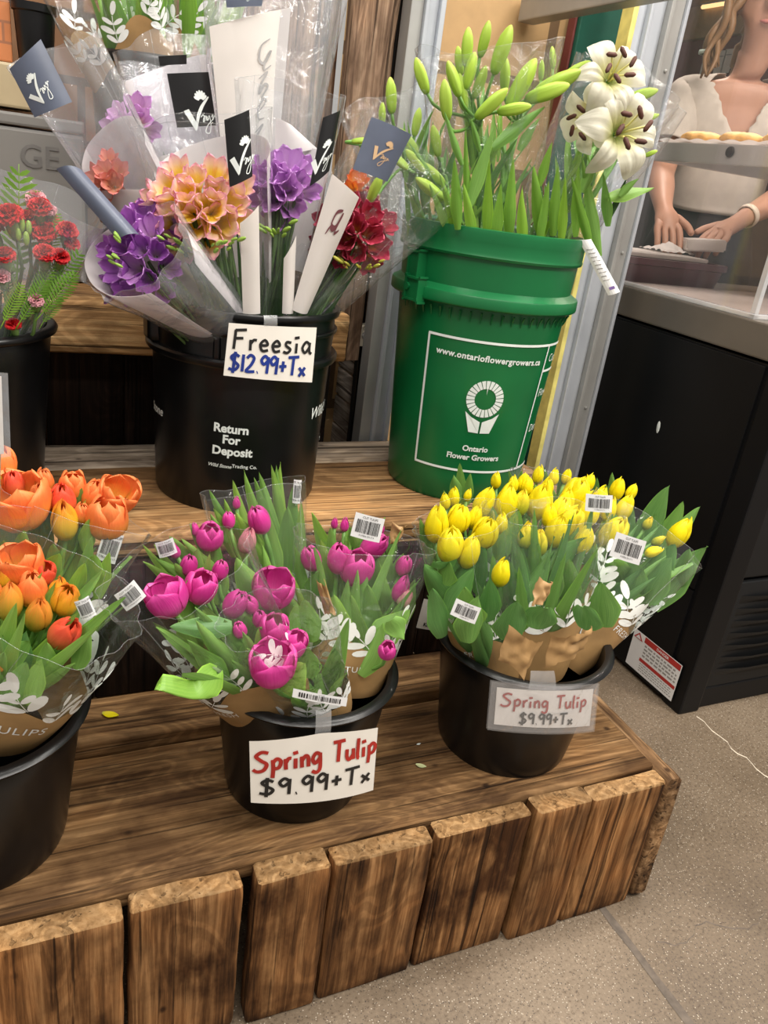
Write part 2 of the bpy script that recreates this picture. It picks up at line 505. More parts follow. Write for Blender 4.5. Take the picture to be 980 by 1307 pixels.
# ------------------------------------------------------------------ the setting
def concrete():
    m, nt, b = mat('polished_concrete')
    tc = nt.nodes.new('ShaderNodeTexCoord')
    n1 = N(nt, 'ShaderNodeTexNoise', Scale=2.2, Detail=5, Roughness=.55); nt.links.new(tc.outputs['Object'], n1.inputs['Vector'])
    c = ramp(nt, n1.outputs[0], [(.32, (.105, .076, .050)), (.5, (.155, .115, .078)), (.68, (.21, .16, .112))])
    n2 = N(nt, 'ShaderNodeTexNoise', Scale=170, Detail=3, Roughness=.7); nt.links.new(tc.outputs['Object'], n2.inputs['Vector'])
    s = ramp(nt, n2.outputs[0], [(.34, (.5, .45, .4)), (.46, (1, 1, 1)), (.56, (1, 1, 1)), (.68, (1.4, 1.4, 1.4))])
    c = mixc(nt, .9, c, s, 'MULTIPLY')
    for sc_, lo, hi, colr in ((260, .20, .28, (.06, .045, .035)), (240, .16, .24, (.46, .40, .32)), (120, .08, .11, (.04, .032, .028))):
        vo = N(nt, 'ShaderNodeTexVoronoi', Scale=sc_); nt.links.new(tc.outputs['Object'], vo.inputs['Vector'])
        k = ramp(nt, vo.outputs['Distance'], [(lo, (1, 1, 1)), (hi, (0, 0, 0))])
        pick = N(nt, 'ShaderNodeSeparateXYZ'); nt.links.new(vo.outputs['Color'], pick.inputs[0])
        th = N(nt, 'ShaderNodeMath', operation='GREATER_THAN'); th.inputs[1].default_value = .55; nt.links.new(pick.outputs[0], th.inputs[0])
        mu = N(nt, 'ShaderNodeMath', operation='MULTIPLY'); nt.links.new(k, mu.inputs[0]); nt.links.new(th.outputs[0], mu.inputs[1])
        c = mixc(nt, mu.outputs[0], c, colr)
    nt.links.new(c, b.inputs['Base Color'])
    rg = ramp(nt, n1.outputs[0], [(.3, (.34,)*3), (.7, (.52,)*3)]); nt.links.new(rg, b.inputs['Roughness'])
    bump(nt, b, n2.outputs[0], .12, .002)
    return m
mb = MB()
mb.grid(lambda a, b: V((-2.5+a*8, -2.4+b*7, 0)), 4, 4)
mb.build('floor', concrete(), None, kind='structure')
JOINT = plain('joint_filler', (.12, .095, .075), .8, var=.3, scale=60, bmp=.4)
SCUFF = plain('pale_floor_scratch', (.55, .47, .37), .6, var=.2)
mb = MB()
jr = random.Random(3)
jp = [(.815+noise.noise(V((i*.7, 0, 0)))*.0022, .25-i*.045) for i in range(34)]
vs, fs = [], []
for x, y in jp:
    h = .0065+jr.uniform(-.0008, .0012)
    vs += [(x-h, y, .0006), (x+h, y, .0006)]
for i in range(len(jp)-1): fs.append((2*i, 2*i+2, 2*i+3, 2*i+1))
mb.add(vs, fs, 0)
def crack(pts, w_, m):
    v2, f2 = [], []
    for i, (x, y) in enumerate(pts):
        n_ = noise.noise(V((x*30, y*30, 1)))*.008
        v2 += [(x+n_, y-w_*.6+n_, .0005), (x+n_+w_, y+w_*.6+n_, .0005)]
    for i in range(len(pts)-1): f2.append((2*i, 2*i+1, 2*i+3, 2*i+2))
    mb.add(v2, f2, m)
crack([(.86+i*.012, -.11-.05*sin(i*.55)*.25-i*.0012+.004*(i % 2)) for i in range(26)], .0016, 0)
crack([(1.365+.006*sin(i*1.7), .33-i*.018) for i in range(14)], .0028, 1)
mb.build('trim_1', [JOINT, SCUFF], None, smooth=False, kind='structure')

def brick_mat(name, c1, c2, mortar, sc_, rot=None):
    m, nt, b = mat(name)
    tc = nt.nodes.new('ShaderNodeTexCoord')
    mp = nt.nodes.new('ShaderNodeMapping')
    mp.inputs['Rotation'].default_value = rot or (PI/2, 0, 0)
    nt.links.new(tc.outputs['Object'], mp.inputs[0])
    br = nt.nodes.new('ShaderNodeTexBrick')
    br.inputs['Scale'].default_value = sc_; br.inputs['Mortar Size'].default_value = .018
    br.inputs['Color1'].default_value = (*c1, 1); br.inputs['Color2'].default_value = (*c2, 1); br.inputs['Mortar'].default_value = (*mortar, 1)
    br.inputs['Brick Width'].default_value = .62; br.inputs['Row Height'].default_value = .26
    nt.links.new(mp.outputs[0], br.inputs['Vector'])
    n = N(nt, 'ShaderNodeTexNoise', Scale=14, Detail=5); nt.links.new(tc.outputs['Object'], n.inputs['Vector'])
    c = mixc(nt, .5, br.outputs[0], ramp(nt, n.outputs[0], [(.3, (.7, .68, .66)), (.7, (1.2, 1.18, 1.15))]), 'MULTIPLY')
    nt.links.new(c, b.inputs['Base Color']); b.inputs['Roughness'].default_value = .7
    bump(nt, b, br.outputs['Fac'], -.6, .008)
    return m
# painted brick seen through the doorway, behind the lilies
YB = .98
mb = MB()
mb.grid(lambda a, b: V((.60+a*.62, YB, b*2.6)), 2, 4)
mb.build('wall_back', brick_mat('tan_painted_brick', (.47, .29, .13), (.56, .36, .17), (.16, .095, .045), 1.45), None, kind='structure')
# wall further left, behind the top of the stand
mb = MB()
mb.grid(lambda a, b: V((-1.6+a*2.26, 1.18, b*2.6)), 4, 4)
mb.build('wall_rear', brick_mat('brown_brick', (.16, .075, .035), (.22, .11, .05), (.06, .04, .03), 2.3), None, kind='structure')
# side of the doorway below the old post: grey boards running back
mb = MB()
for i in range(9):
    z0 = .30+i*.066
    mb.box((.66, .775, z0), (.675, 1.17, z0+.062), 0, .003)
mb.build('wall_side', WOODS, None, kind='structure', smooth=False)
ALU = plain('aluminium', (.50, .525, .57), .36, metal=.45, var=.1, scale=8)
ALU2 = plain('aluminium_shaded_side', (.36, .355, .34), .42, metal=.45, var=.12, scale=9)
YEL = plain('yellow_paint', (.62, .54, .16), .55, var=.25, scale=25)
GRN = plain('dark_green_paint', (.006, .085, .055), .45, var=.1)
MAROONP = plain('maroon_paint', (.16, .035, .03), .5)
# left door post: an extrusion with a step and a groove
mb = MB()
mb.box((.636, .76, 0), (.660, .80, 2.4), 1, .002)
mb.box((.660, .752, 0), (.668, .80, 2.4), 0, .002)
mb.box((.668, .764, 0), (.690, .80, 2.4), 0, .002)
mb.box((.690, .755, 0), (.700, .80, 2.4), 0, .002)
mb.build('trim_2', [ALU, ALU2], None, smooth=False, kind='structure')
# right door post: yellow edge, grey web, bright face, shaded return
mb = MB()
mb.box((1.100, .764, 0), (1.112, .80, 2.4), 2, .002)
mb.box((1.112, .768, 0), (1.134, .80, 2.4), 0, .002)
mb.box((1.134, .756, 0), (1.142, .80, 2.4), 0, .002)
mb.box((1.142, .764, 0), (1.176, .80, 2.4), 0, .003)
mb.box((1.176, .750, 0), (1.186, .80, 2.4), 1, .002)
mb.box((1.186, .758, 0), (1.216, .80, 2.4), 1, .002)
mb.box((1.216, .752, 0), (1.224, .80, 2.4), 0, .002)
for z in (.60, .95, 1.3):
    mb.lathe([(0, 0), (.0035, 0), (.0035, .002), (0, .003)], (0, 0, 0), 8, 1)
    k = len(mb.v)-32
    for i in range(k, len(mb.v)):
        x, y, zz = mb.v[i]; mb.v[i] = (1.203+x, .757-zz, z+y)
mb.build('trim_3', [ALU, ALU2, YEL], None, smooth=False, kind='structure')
# grey bar of the frame that runs towards the front above the lilies
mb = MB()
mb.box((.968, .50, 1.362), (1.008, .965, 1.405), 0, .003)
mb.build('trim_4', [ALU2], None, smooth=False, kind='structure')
# green door leaf with its maroon edge
mb = MB()
mb.box((1.098, .93, .05), (1.235, .965, 2.2), 0, .003)
mb.box((1.092, .940, .05), (1.098, .967, 2.2), 1, .003)
for z in (1.05, 1.55):
    mb.box((1.135, .924, z-.75), (1.22, .93, z-.38), 0, .003)
mb.build('door_1', [GRN, MAROONP], None, smooth=False, kind='structure')

# plank of rough-sawn timber; the outline wanders a little like old wood does
def plank(lo, hi, axis, seed, jit=.0022, ch=.004, m=0, m_end=None, m_top=None, n=14, k=4):
    mb = MB()
    lo, hi = V(lo), V(hi)
    ax = [0, 1, 2]; ax.remove(axis); p, q = ax
    c = min(ch, (hi[p]-lo[p])*.3, (hi[q]-lo[q])*.3)
    def side(a, b):
        return [(a[0]+(b[0]-a[0])*i/k, a[1]+(b[1]-a[1])*i/k) for i in range(k)]+[b]
    per = []
    P0, P1, Q0, Q1 = lo[p], hi[p], lo[q], hi[q]
    for a, b in (((P0+c, Q0), (P1-c, Q0)), ((P1, Q0+c), (P1, Q1-c)), ((P1-c, Q1), (P0+c, Q1)), ((P0, Q1-c), (P0, Q0+c))):
        per += side(a, b)
    L = hi[axis]-lo[axis]
    sts = [(lo[axis], .6), (lo[axis]+c*.5, .9)]+[(lo[axis]+L*(i+1)/(n+1), 1) for i in range(n)]+[(hi[axis]-c*.5, .9), (hi[axis], .6)]
    vs, fs, ms = [], [], []
    cp, cq = (P0+P1)/2, (Q0+Q1)/2
    for t, s_ in sts:
        ins = c*(1-s_)*1.6
        for a, b in per:
            aa = cp+(a-cp)*(1-ins/max(1e-6, (P1-P0)/2)); bb = cq+(b-cq)*(1-ins/max(1e-6, (Q1-Q0)/2))
            w3 = V((aa*14+seed*3.7, bb*14, t*9+seed))
            d1 = noise.noise(w3)*jit+noise.noise(w3*4)*jit*.4
            d2 = noise.noise(w3+V((9, 4, 2)))*jit+noise.noise(w3*4+V((3, 1, 7)))*jit*.4
            o = [0, 0, 0]; o[axis] = t+noise.noise(w3+V((1, 8, 5)))*jit*(2.0 if t in (lo[axis], hi[axis]) else .3); o[p] = aa+d1; o[q] = bb+d2
            vs.append(V(o))
    np_ = len(per)
    for j in range(len(sts)-1):
        for i in range(np_):
            kx = (i+1) % np_
            f = (j*np_+i, j*np_+kx, (j+1)*np_+kx, (j+1)*np_+i)
            mm = m
            if m_end is not None and (j >= len(sts)-2): mm = m_end
            if m_top is not None:
                zc = sum(vs[g].z for g in f)/4
                if zc > hi.z-c*.9: mm = m_top
            fs.append(f); ms.append(mm)
    fs.append(tuple(reversed(range(np_)))); ms.append(m)
    fs.append(tuple((len(sts)-1)*np_+i for i in range(np_))); ms.append(m_end if m_end is not None else m)
    b0 = len(mb.v)
    for f, mm in zip(fs, ms): pass
    mb.add(vs, fs, m)
    mb.m = ms
    return mb

H1, H2, H3 = .255, .5326, .795
# ------------------------------------------------------------------ bottom step of the stand
step = thing('plank_display_step', (.3, .18, 0), 'low front step of reclaimed planks with upright boards along its face', 'display stand')
xs = [-.30, -.115, .0757, .2186, .3212, .4675, .6233, .7252, .8674]
gap = [(.0025, .0025), (.003, .003), (.004, .009), (.007, .002), (.003, .003), (.004, .003), (.004, .002), (.002, .002)]
for i in range(8):
    mbp = plank((xs[i]+gap[i][0], -.032+.003*((i*7) % 3-1), .002), (xs[i+1]-gap[i][1], .0, H1-.004*((i*5) % 3)*.6), 2, 3+i*1.7, jit=.0024, ch=.0035, m=0, m_end=1)
    mbp.build('front_plank', [WOODF, WOODT], step, angle=50)
plank((-.32, .003, H1-.03), (.868, .238, H1), 0, 31, jit=.0016, ch=.003).build('deck_board', [WOODX], step, angle=50)
plank((-.32, .242, H1-.012), (.868, .345, H1+.022), 0, 37, jit=.002, ch=.004).build('deck_board', [WOODX], step, angle=50)
plank((.8705, -.030, .004), (.902, .19, H1-.004), 1, 41, jit=.003, ch=.006).build('end_board', [WOODY], step, angle=50)
plank((.8705, .193, .004), (.905, .35, H1+.004), 1, 43, jit=.003, ch=.006).build('end_board', [WOODY], step, angle=50)
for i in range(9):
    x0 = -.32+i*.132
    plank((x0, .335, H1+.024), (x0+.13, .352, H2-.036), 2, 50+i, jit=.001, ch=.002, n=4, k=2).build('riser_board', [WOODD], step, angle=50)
# ------------------------------------------------------------------ middle step
step2 = thing('plank_display_step', (.3, .55, 0), 'middle step of brown planks with a grey plank along its back edge', 'display stand')
plank((-.75, .352, H2-.034), (.935, .62, H2), 0, 61, jit=.0022, ch=.004).build('deck_board', [WOODX2], step2, angle=50)
plank((-.75, .625, H2-.030), (.935, .742, H2-.0015), 0, 67, jit=.0022, ch=.004).build('deck_board', [WOODG], step2, angle=50)
for x in (-.7, .12, .9):
    plank((x, .40, .0), (x+.045, .46, H2-.036), 2, 70+x, jit=.001, ch=.003).build('leg', [WOODF], step2, angle=50)
    plank((x, .68, .0), (x+.045, .735, H2-.036), 2, 74+x, jit=.001, ch=.003).build('leg', [WOODF], step2, angle=50)
# ------------------------------------------------------------------ top step
step3 = thing('plank_display_step', (-.05, .85, 0), 'top step with a pale timber beam over dark boards at the back', 'display stand')
plank((-.75, .692, H3-.088), (.56, .735, H3), 0, 81, jit=.0022, ch=.005).build('front_beam', [WOODB], step3, angle=50)
plank((-.75, .74, H3-.03), (.56, 1.15, H3-.002), 0, 83, jit=.0015, ch=.003).build('deck_board', [WOODX], step3, angle=50)
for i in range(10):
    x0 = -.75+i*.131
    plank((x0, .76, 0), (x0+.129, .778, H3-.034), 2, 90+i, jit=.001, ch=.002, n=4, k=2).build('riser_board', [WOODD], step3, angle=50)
# upright boards behind the freesias
boards = thing('old_wall_board', (.59, .81, .68), 'rough grey-brown upright board hanging beside the metal door post', 'wood board')
plank((.545, .79, .683), (.628, .825, 1.75), 2, 101, jit=.003, ch=.006).build('face_board', [WOODP], boards, angle=50)
b2 = thing('old_wall_board', (.43, .86, .79), 'wide weathered upright board half hidden behind the tall white wrap', 'wood board')
plank((.355, .84, .797), (.54, .875, 1.75), 2, 103, jit=.003, ch=.006).build('face_board', [WOODP], b2, angle=50)
# switch box on the door side
sw = thing('light_switch', (.65, .80, .735), 'small white socket box between the board end and the metal post', 'switch')
mb = MB(); mb.box((.630, .806, .712), (.655, .835, .757), 0, .004); mb.build('box', plain('cream_plastic', (.78, .72, .6), .4), sw, smooth=False)
mb = MB(); mb.lathe([(0, 0), (.008, 0), (.008, .003), (.005, .004), (0, .004)], (0, 0, 0), 16)
mb.v = [(.6425+x, .806-z, .735+y) for x, y, z in mb.v]
mb.build('dial', plain('grey_dial', (.35, .34, .33), .5), sw)
# black pipe in the gap between board and post
mb = MB(); mb.tube([(.642+.004*sin(i*.9), .83, .30+i*.12) for i in range(13)], .008, 8)
mb.build('cable', BLACKP, None, label='black cable running up beside the left metal door post', cat='cable')

# ------------------------------------------------------------------ buckets
def bucket_fn(c, z0, rb, rt, h):
    c = V((c[0], c[1], z0))
    return c, (lambda z: rb+(rt-rb)*(z-z0)/h)
def cyl_hit(u, v_, c, rfun):
    """angle (0 towards the front, + to the right) and height where photo pixel (u, v) meets the bucket"""
    d = ray(u, v_); t = 1.0
    lo, hi = .2, 3.0
    a = d.x*d.x+d.y*d.y
    r = rfun(c.z+.15)
    for _ in range(6):
        ox, oy = CAM.x-c.x, CAM.y-c.y
        bb = d.x*ox+d.y*oy; cc = ox*ox+oy*oy-r*r
        D = bb*bb-a*cc
        t = (-bb-sqrt(max(D, 0)))/a
        p = CAM+d*t
        r = rfun(p.z)
    return math.atan2(p.x-c.x, -(p.y-c.y)), p.z
def cyl_map(c, rfun, phi0, z0, lift=.0012, tilt=0.0):
    def f(x, y):
        z = z0+y*cos(tilt)+x*sin(tilt)
        xx = x*cos(tilt)-y*sin(tilt)
        r = rfun(z)+lift
        ph = phi0+xx/r
        return V((c.x+r*sin(ph), c.y-r*cos(ph), z))
    return f
def small_bucket(cx, cy, rb, rt, h, label, group='black tulip buckets', z0=H1):
    t = thing('flower_bucket', (cx, cy, z0), label, 'bucket', group)
    mb = MB()
    prof = [(0, .004), (rb-.012, .004), (rb-.010, .0), (rb-.002, .0), (rb, .006)]
    prof += [(rb+(rt-rb)*s*.985-.001*sin(s*PI), h*s*.95) for s in (.12, .25, .4, .55, .7, .85, .96)]
    prof += [(rt-.003, h*.955)]
    ins = [(rt-.006, h*.97), (rt-.0065, h*.8), (rb-.002, .016), (0, .012)]
    mb.lathe(prof+[(rt-.004, h*.97)]+ins, (cx, cy, z0), 72)
    mb.build('body', BLACKP, t, angle=45)
    mb = MB()
    mb.lathe([(rt-.005, h*.955), (rt+.002, h*.952), (rt+.0075, h*.962), (rt+.009, h*.978), (rt+.006, h*.994), (rt, h), (rt-.005, h*.994), (rt-.006, h*.965)], (cx, cy, z0), 72)
    mb.build('rim', BLACKP, t, angle=60)
    return t
small_bucket(.3193, .1315, .0935, .1165, .1883, 'small black bucket of pink tulips on the front step')
small_bucket(.6644, .132, .1015, .1255, .1873, 'small black bucket of yellow tulips at the right end of the front step')
small_bucket(-.075, .136, .099, .122, .19, 'small black bucket of orange tulips at the left edge of the front step')
small_bucket(-.092, .52, .113, .133, .262, 'black bucket of red carnations on the middle step', 'black carnation bucket', z0=H2)

FC, FR = bucket_fn((.3194, .5342), H2, .129, .140, .3078)
def freesia_bucket():
    cx, cy, h = FC.x, FC.y, .3078
    t = thing('flower_pail', (cx, cy, H2), 'black deposit pail of freesias with printed white lettering on the middle step', 'bucket')
    mb = MB()
    R = lambda s: .129+.011*s
    prof = [(0, .005), (.115, .005), (.117, 0), (.126, 0), (.129, .006)]+[(R(s), h*s) for s in (.2, .4, .6, .72)]
    prof += [(R(.76)+.001, h*.755), (R(.78)+.001, h*.775), (R(.8), h*.80), (R(.9)+.001, h*.89), (R(1)-.002, h*.985), (R(1)-.005, h*.985), (.12, .02), (0, .016)]
    mb.lathe(prof, (cx, cy, H2), 88)
    mb.build('body', BLACKP, t, angle=45)
    def ring(zc, w_, d, nm):
        mb = MB(); r = R(zc/h)
        mb.lathe([(r-.002, zc-w_*.5), (r+d*.8, zc-w_*.5), (r+d, zc-w_*.25), (r+d, zc+w_*.25), (r+d*.7, zc+w_*.5), (r-.002, zc+w_*.5)], (cx, cy, H2), 88)
        mb.build(nm, BLACKP, t, angle=40)
    ring(h*.988, .010, .006, 'rim'); ring(h*.90, .006, .005, 'stacking_ring'); ring(h*.765, .012, .010, 'stacking_ring')
    # handle ears and the bail resting against the side
    for ph in (-1.50, 1.72):
        mb = MB()
        r = R(.85)
        f = cyl_map(FC, lambda z: FR(z), ph, H2+h*.85, .0)
        mb.grid(lambda a, b: f(-.022+.044*a, -.026+.05*b)+V((sin(ph), -cos(ph), 0))*(.013*min(1, 6*min(a, 1-a))*min(1, 5*min(b, 1-b))), 12, 10)
        mb.build('handle_ear', BLACKP, t, angle=60)
    # raised label panel on the left of the price card
    mb = MB()
    f = cyl_map(FC, FR, cyl_hit(282, 450, FC, FR)[0], H2+h*.845, .0)
    mb.grid(lambda a, b: f(-.012+.012*a, -.03+.055*b)+V((sin(-.35), -cos(-.35), 0))*(.004*min(1, 5*min(a, 1-a))*min(1, 6*min(b, 1-b))), 8, 10)
    mb.build('raised_panel', BLACKP, t, angle=60)
    def letter(s, ph, z, sz, sh=0, bd=.012, tilt=0):
        mb = MB(); put_text(mb, s, sz, cyl_map(FC, FR, ph, z, .0012, tilt), 0, shear=sh, bold=bd)
        mb.build('printed_lettering', PRINTW, t, smooth=False, label='white printed lettering')
    for s, u, v_, sz, sh, bd in (('Return', 295, 548, .0185, 0, .035), ('For', 295, 562, .0185, 0, .035), ('Deposit', 296, 577, .0185, 0, .035), ('Wild Stone', 280, 594, .0078, .3, .014), ('Trading Co.', 312, 596, .0078, 0, .014)):
        ph, z = cyl_hit(u, v_, FC, FR)
        letter(s, ph, z, sz, sh, bd, -.03)
    for s, u, v_, sz, sh in (('Wild Stone', 399, 528, .026, .25), ('Trading Co.', 401, 566, .010, .2)):
        ph, z = cyl_hit(u, v_, FC, FR)
        letter(s, ph+.37, z, sz, sh)
    ph, z = cyl_hit(202, 522, FC, FR)
    letter('Stone', ph-.03, z, .02, .25)
    return t
freesia_bucket()

GC, GR = bucket_fn((.7312, .5242), H2, .1225, .153, .452)
def green_bucket():
    cx, cy, h = GC.x, GC.y, .452
    t = thing('flower_pail', (cx, cy, H2), 'tall green pail of lilies with a white flower logo on the middle step', 'bucket')
    # the collar above the skirt is straighter than the tapered body
    def R(s): return .1225+(.1445-.1225)*min(s/.76, 1)+(.150-.1445)*max(0, (s-.76)/.24)
    mb = MB()
    prof = [(0, .006), (.108, .006), (.110, 0), (.1185, 0), (.1225, .007)]+[(R(s), h*s) for s in (.1, .2, .3, .4, .5, .6, .7, .76, .8, .85, .9, .95, .99)]
    prof += [(.146, h*.99), (.142, h*.8), (.112, .022), (0, .02)]
    mb.lathe(prof, (cx, cy, H2), 96)
    mb.build('body', GREENP, t, angle=45)
    mb = MB()
    r = .150
    mb.lathe([(r-.002, h*.905), (r+.003, h*.907), (r+.0045, h*.915), (r+.003, h*.925), (r+.0035, h*.96), (r+.005, h*.985), (r+.004, h), (r-.003, h*1.002), (r-.006, h*.99)], (cx, cy, H2), 96)
    mb.build('rim', GREENP, t, angle=40)
    mb = MB()
    r = .1445
    mb.lathe([(r-.002, h*.742), (r+.0125, h*.742), (r+.0150, h*.746), (r+.0155, h*.750), (r+.0150, h*.780), (r+.0140, h*.785), (r+.011, h*.788), (r+.001, h*.803)], (cx, cy, H2), 96)
    for i in range(28):
        ph = -PI/2+PI*i/27
        f = cyl_map(GC, lambda z: .144, ph, H2+h*.73, 0)
        a = f(0, 0); b = f(0, -.016)
        n_ = V((sin(ph), -cos(ph), 0))
        mb.tube([a+n_*.006, a+n_*.003-V((0, 0, .006)), b+n_*.0005], [.0016, .0014, .0008], 5)
    mb.build('skirt_ring', GREENP, t, angle=40)
    for ph in (-1.36, 1.78):
        e = thing_part = MB()
        n_ = V((sin(ph), -cos(ph), 0)); tg = V((cos(ph), sin(ph), 0))
        c0 = V((cx, cy, H2+h*.82))+n_*.146
        def blk(lo, hi):
            b = bmesh.new(); bmesh.ops.create_cube(b, size=1)
            for q in b.verts:
                l = [(lo[k]+hi[k])/2+q.co[k]*(hi[k]-lo[k]) for k in range(3)]
                q.co = c0+tg*l[0]+n_*l[1]+V((0, 0, l[2]))
            bmesh.ops.bevel(b, geom=b.edges[:], offset=.003, segments=2, affect='EDGES'); b.verts.index_update()
            e.add([q.co.copy() for q in b.verts], [[q.index for q in f.verts] for f in b.faces], 0); b.free()
        blk((-.014, -.006, -.035), (.014, .014, .035))
        blk((-.005, .010, -.040), (.030, .020, -.004))
        e.tube([c0+n_*.013+V((0, 0, -.02)), c0+n_*.024+V((0, 0, -.02))], [.006, .006], 12)
        e.build('handle_ear', GREENP, t, angle=40)
    # white print: frame, address, flower wheel, name
    mb = MB()
    Rf = lambda z: .1225+(.1445-.1225)*min((z-H2)/(.76*h), 1)
    pw, zw = cyl_hit(627, 456, GC, Rf)
    pl, zl = cyl_hit(622, 510, GC, Rf)
    TLp, TRp, BRp, BLp = [cyl_hit(u, v_, GC, Rf) for u, v_ in ((545, 425), (706, 437), (684, 594), (534, 584))]
    lw = .0040
    def strip(p, q, n=24, w_=lw):
        def fn(a, b):
            ph = p[0]+(q[0]-p[0])*a; z = p[1]+(q[1]-p[1])*a
            horiz = abs(q[0]-p[0])*.14 > abs(q[1]-p[1])
            r = Rf(z)+.0012
            if horiz: z += (b-.5)*w_
            else: ph += (b-.5)*w_/r
            return V((cx+r*sin(ph), cy-r*cos(ph), z))
        mb.grid(fn, n, 1)
    zt = (TLp[1]+TRp[1])/2; zb = (BRp[1]+BLp[1])/2
    xl = (TLp[0]+BLp[0])/2; xr = 2*((pw+pl)/2)-xl
    strip((xl-.01, zt), (xr+.42, zt), 40); strip((xl-.01, zb), (xr+.42, zb), 40); strip((xl, zb), (xl, zt)); strip((xr, zb), (xr, zt))
    strip((xr, zt-.045), (xr+.40, zt-.045))
    pc = (xl+xr)/2
    put_text(mb, 'www.ontarioflowergrowers.ca', .0142, cyl_map(GC, Rf, pc, zt-.0265, .0012, -.02), 0, bold=.03, space=1.08)
    zo = cyl_hit(616, 574, GC, Rf)[1]; zg = cyl_hit(613, 585, GC, Rf)[1]
    put_text(mb, 'Ontario', .0138, cyl_map(GC, Rf, pc, zo, .0012), 0, bold=.03)
    put_text(mb, 'Flower Growers', .0138, cyl_map(GC, Rf, pc, zg, .0012), 0, bold=.03)
    for s, z in (('Cut', zt-.024), ('Flow', zt-.085), ('Dep', zt-.15)):
        put_text(mb, s, .02, cyl_map(GC, Rf, xr+.20, z, .0012), 0)
    f = cyl_map(GC, Rf, pc, zl, .0013)
    ro, ri = .0315, .0180
    n = 24
    for i in range(n):
        if i == 0:
            a0, a1 = PI/2+.02, PI/2+2*PI/n*.5
        a0 = PI/2+2*PI*(i-.5)/n+.025; a1 = PI/2+2*PI*(i+.5)/n-.025
        g0, g1 = a0+.0, a1-.0
        mb.grid(lambda a, b: f((ri+(ro-ri)*b)*cos(a0+(a1-a0)*a), (ri+(ro-ri)*b)*sin(a0+(a1-a0)*a)), 3, 2)
    mb.add([f(-.0010, ro-.001), f(.0020, ro-.001), f(.0005, .007)], [(0, 1, 2)])
    for s in (-1, 1):
        mb.add([f(s*.0018, -.0400), f(s*.0015, -.0600), f(s*.0180, -.0590), f(s*.0290, -.0240), f(s*.0180, -.0325)], [(0, 1, 2, 3, 4)] if s < 0 else [(4, 3, 2, 1, 0)])
    mb.build('printed_logo', PRINTW, t, smooth=False, label='white printed address, flower wheel and frame')
green_bucket()

# ------------------------------------------------------------------ price cards
def price_card(px, y, lines, label, bulge, laminated=False, tape=None, wave=None):
    tl, tr, br, bl = [at(u, v_, y=y) for u, v_ in px]
    f = patch([tl, tr, br, bl], bulge)
    t = thing('price_card', (tl+br)/2, label, 'price sign')
    mb = MB(); card(mb, f, 0, .0006, 16, 6, wave); mb.build('card', PAPER, t)
    for i, (s, x, yy, h, mt, wd, trk, slope, sx) in enumerate(lines):
        mb = MB()
        fm = lambda a, b: f(a, yy_(a, b), .0016)
        asp = f.w/f.h
        def fm(a, b):
            X = a/asp
            return f(X, b*-1+1+(wave(X, 1-b) if wave else 0), .0016)
        hand(mb, s, x*asp, 1-yy, h, fm, 0, wd, trk, slope, sx)
        mb.build('handwriting', mt, t, smooth=False, label=('red' if mt is INKRED else 'blue' if mt is INKBLUE else 'black')+' marker handwriting')
    if laminated:
        mb = MB(); mb.grid(lambda a, b: f(-.06+a*1.12, -.16+b*1.32, .0024), 14, 4); mb.grid(lambda a, b: f(-.06+a*1.12, -.16+b*1.32, -.0008), 14, 4)
        mb.build('plastic_sleeve', FILMT, t)
    if tape:
        g = patch([at(u, v_, y=y-.004) for u, v_ in tape], 0)
        mb = MB(); mb.grid(lambda a, b: g(a, b, .002+.002*sin(b*3)), 4, 6); mb.build('tape', TAPE, t)
    return t
price_card([(318, 946), (482, 929), (476, 1008), (320, 1024)], .004,
           [('Spring Tulip', .03, .47, .30, INKRED, .17, .10, .05, .86), ('$9.99+Tx', .06, .85, .26, INKBLK, .17, .13, .035, 1.28)],
           'white hand-lettered price card taped to the pink tulip bucket', .010, tape=[(402, 905), (422, 903), (421, 934), (401, 936)],
           wave=lambda x, y: -.10*(1-y)*max(0, 1-abs(x-.52)/.5))
price_card([(634, 877), (757, 879), (752, 926), (630, 924)], .003,
           [('Spring Tulip', .05, .46, .34, INKRED, .15, .11, .0, 1.06), ('$9.99+Tx', .22, .90, .30, INKBLK, .17, .10, .0, 1.14)],
           'small laminated price card taped to the yellow tulip bucket', .006, laminated=True, tape=[(676, 855), (706, 855), (708, 880), (672, 880)])
price_card([(292, 412), (404, 418), (398, 488), (285, 479)], .388,
           [('Freesia', .06, .47, .36, INKBLK, .14, .13, .0, 1.12), ('$12.99+Tx', .04, .88, .34, INKBLUE, .16, .06, -.0, .98)],
           'white price card with black and blue writing on the freesia pail', .006, tape=[(336, 402), (353, 402), (353, 417), (336, 416)])
# edge of a laminated card at the left border, and a small card half hidden between the tulip buckets
f = patch([at(-60, 470, y=.10), at(10, 476, y=.10), at(14, 582, y=.10), at(-60, 590, y=.10)], 0)
t = thing('price_card', f(.5, 1), 'laminated card cut off by the left border above the orange tulips', 'price sign')
mb = MB(); mb.grid(lambda a, b: f(a*.88, .04+b*.92, .001), 6, 4); mb.build('card', PAPER, t)
mb = MB(); mb.grid(lambda a, b: f(a, b, .002), 6, 4); mb.grid(lambda a, b: f(a, b, 0), 6, 4); mb.build('plastic_sleeve', FILMT, t)
mb = MB(); mb.tube([f(.75, .5, -.004), f(.76, 1.0, -.004), f(.70, 2.1, -.02)], .003, 8); mb.build('holder_stick', plain('clear_grey_plastic', (.3, .3, .3), .3), t)
f = patch([at(541, 764, y=.30), at(566, 770, y=.30), at(560, 806, y=.30), at(531, 801, y=.30)], 0)
t = thing('small_tag', f(.5, 1), 'small white printed tag peeking out between pink and yellow tulips', 'tag')
mb = MB(); card(mb, f, 0, .0006, 4, 3)
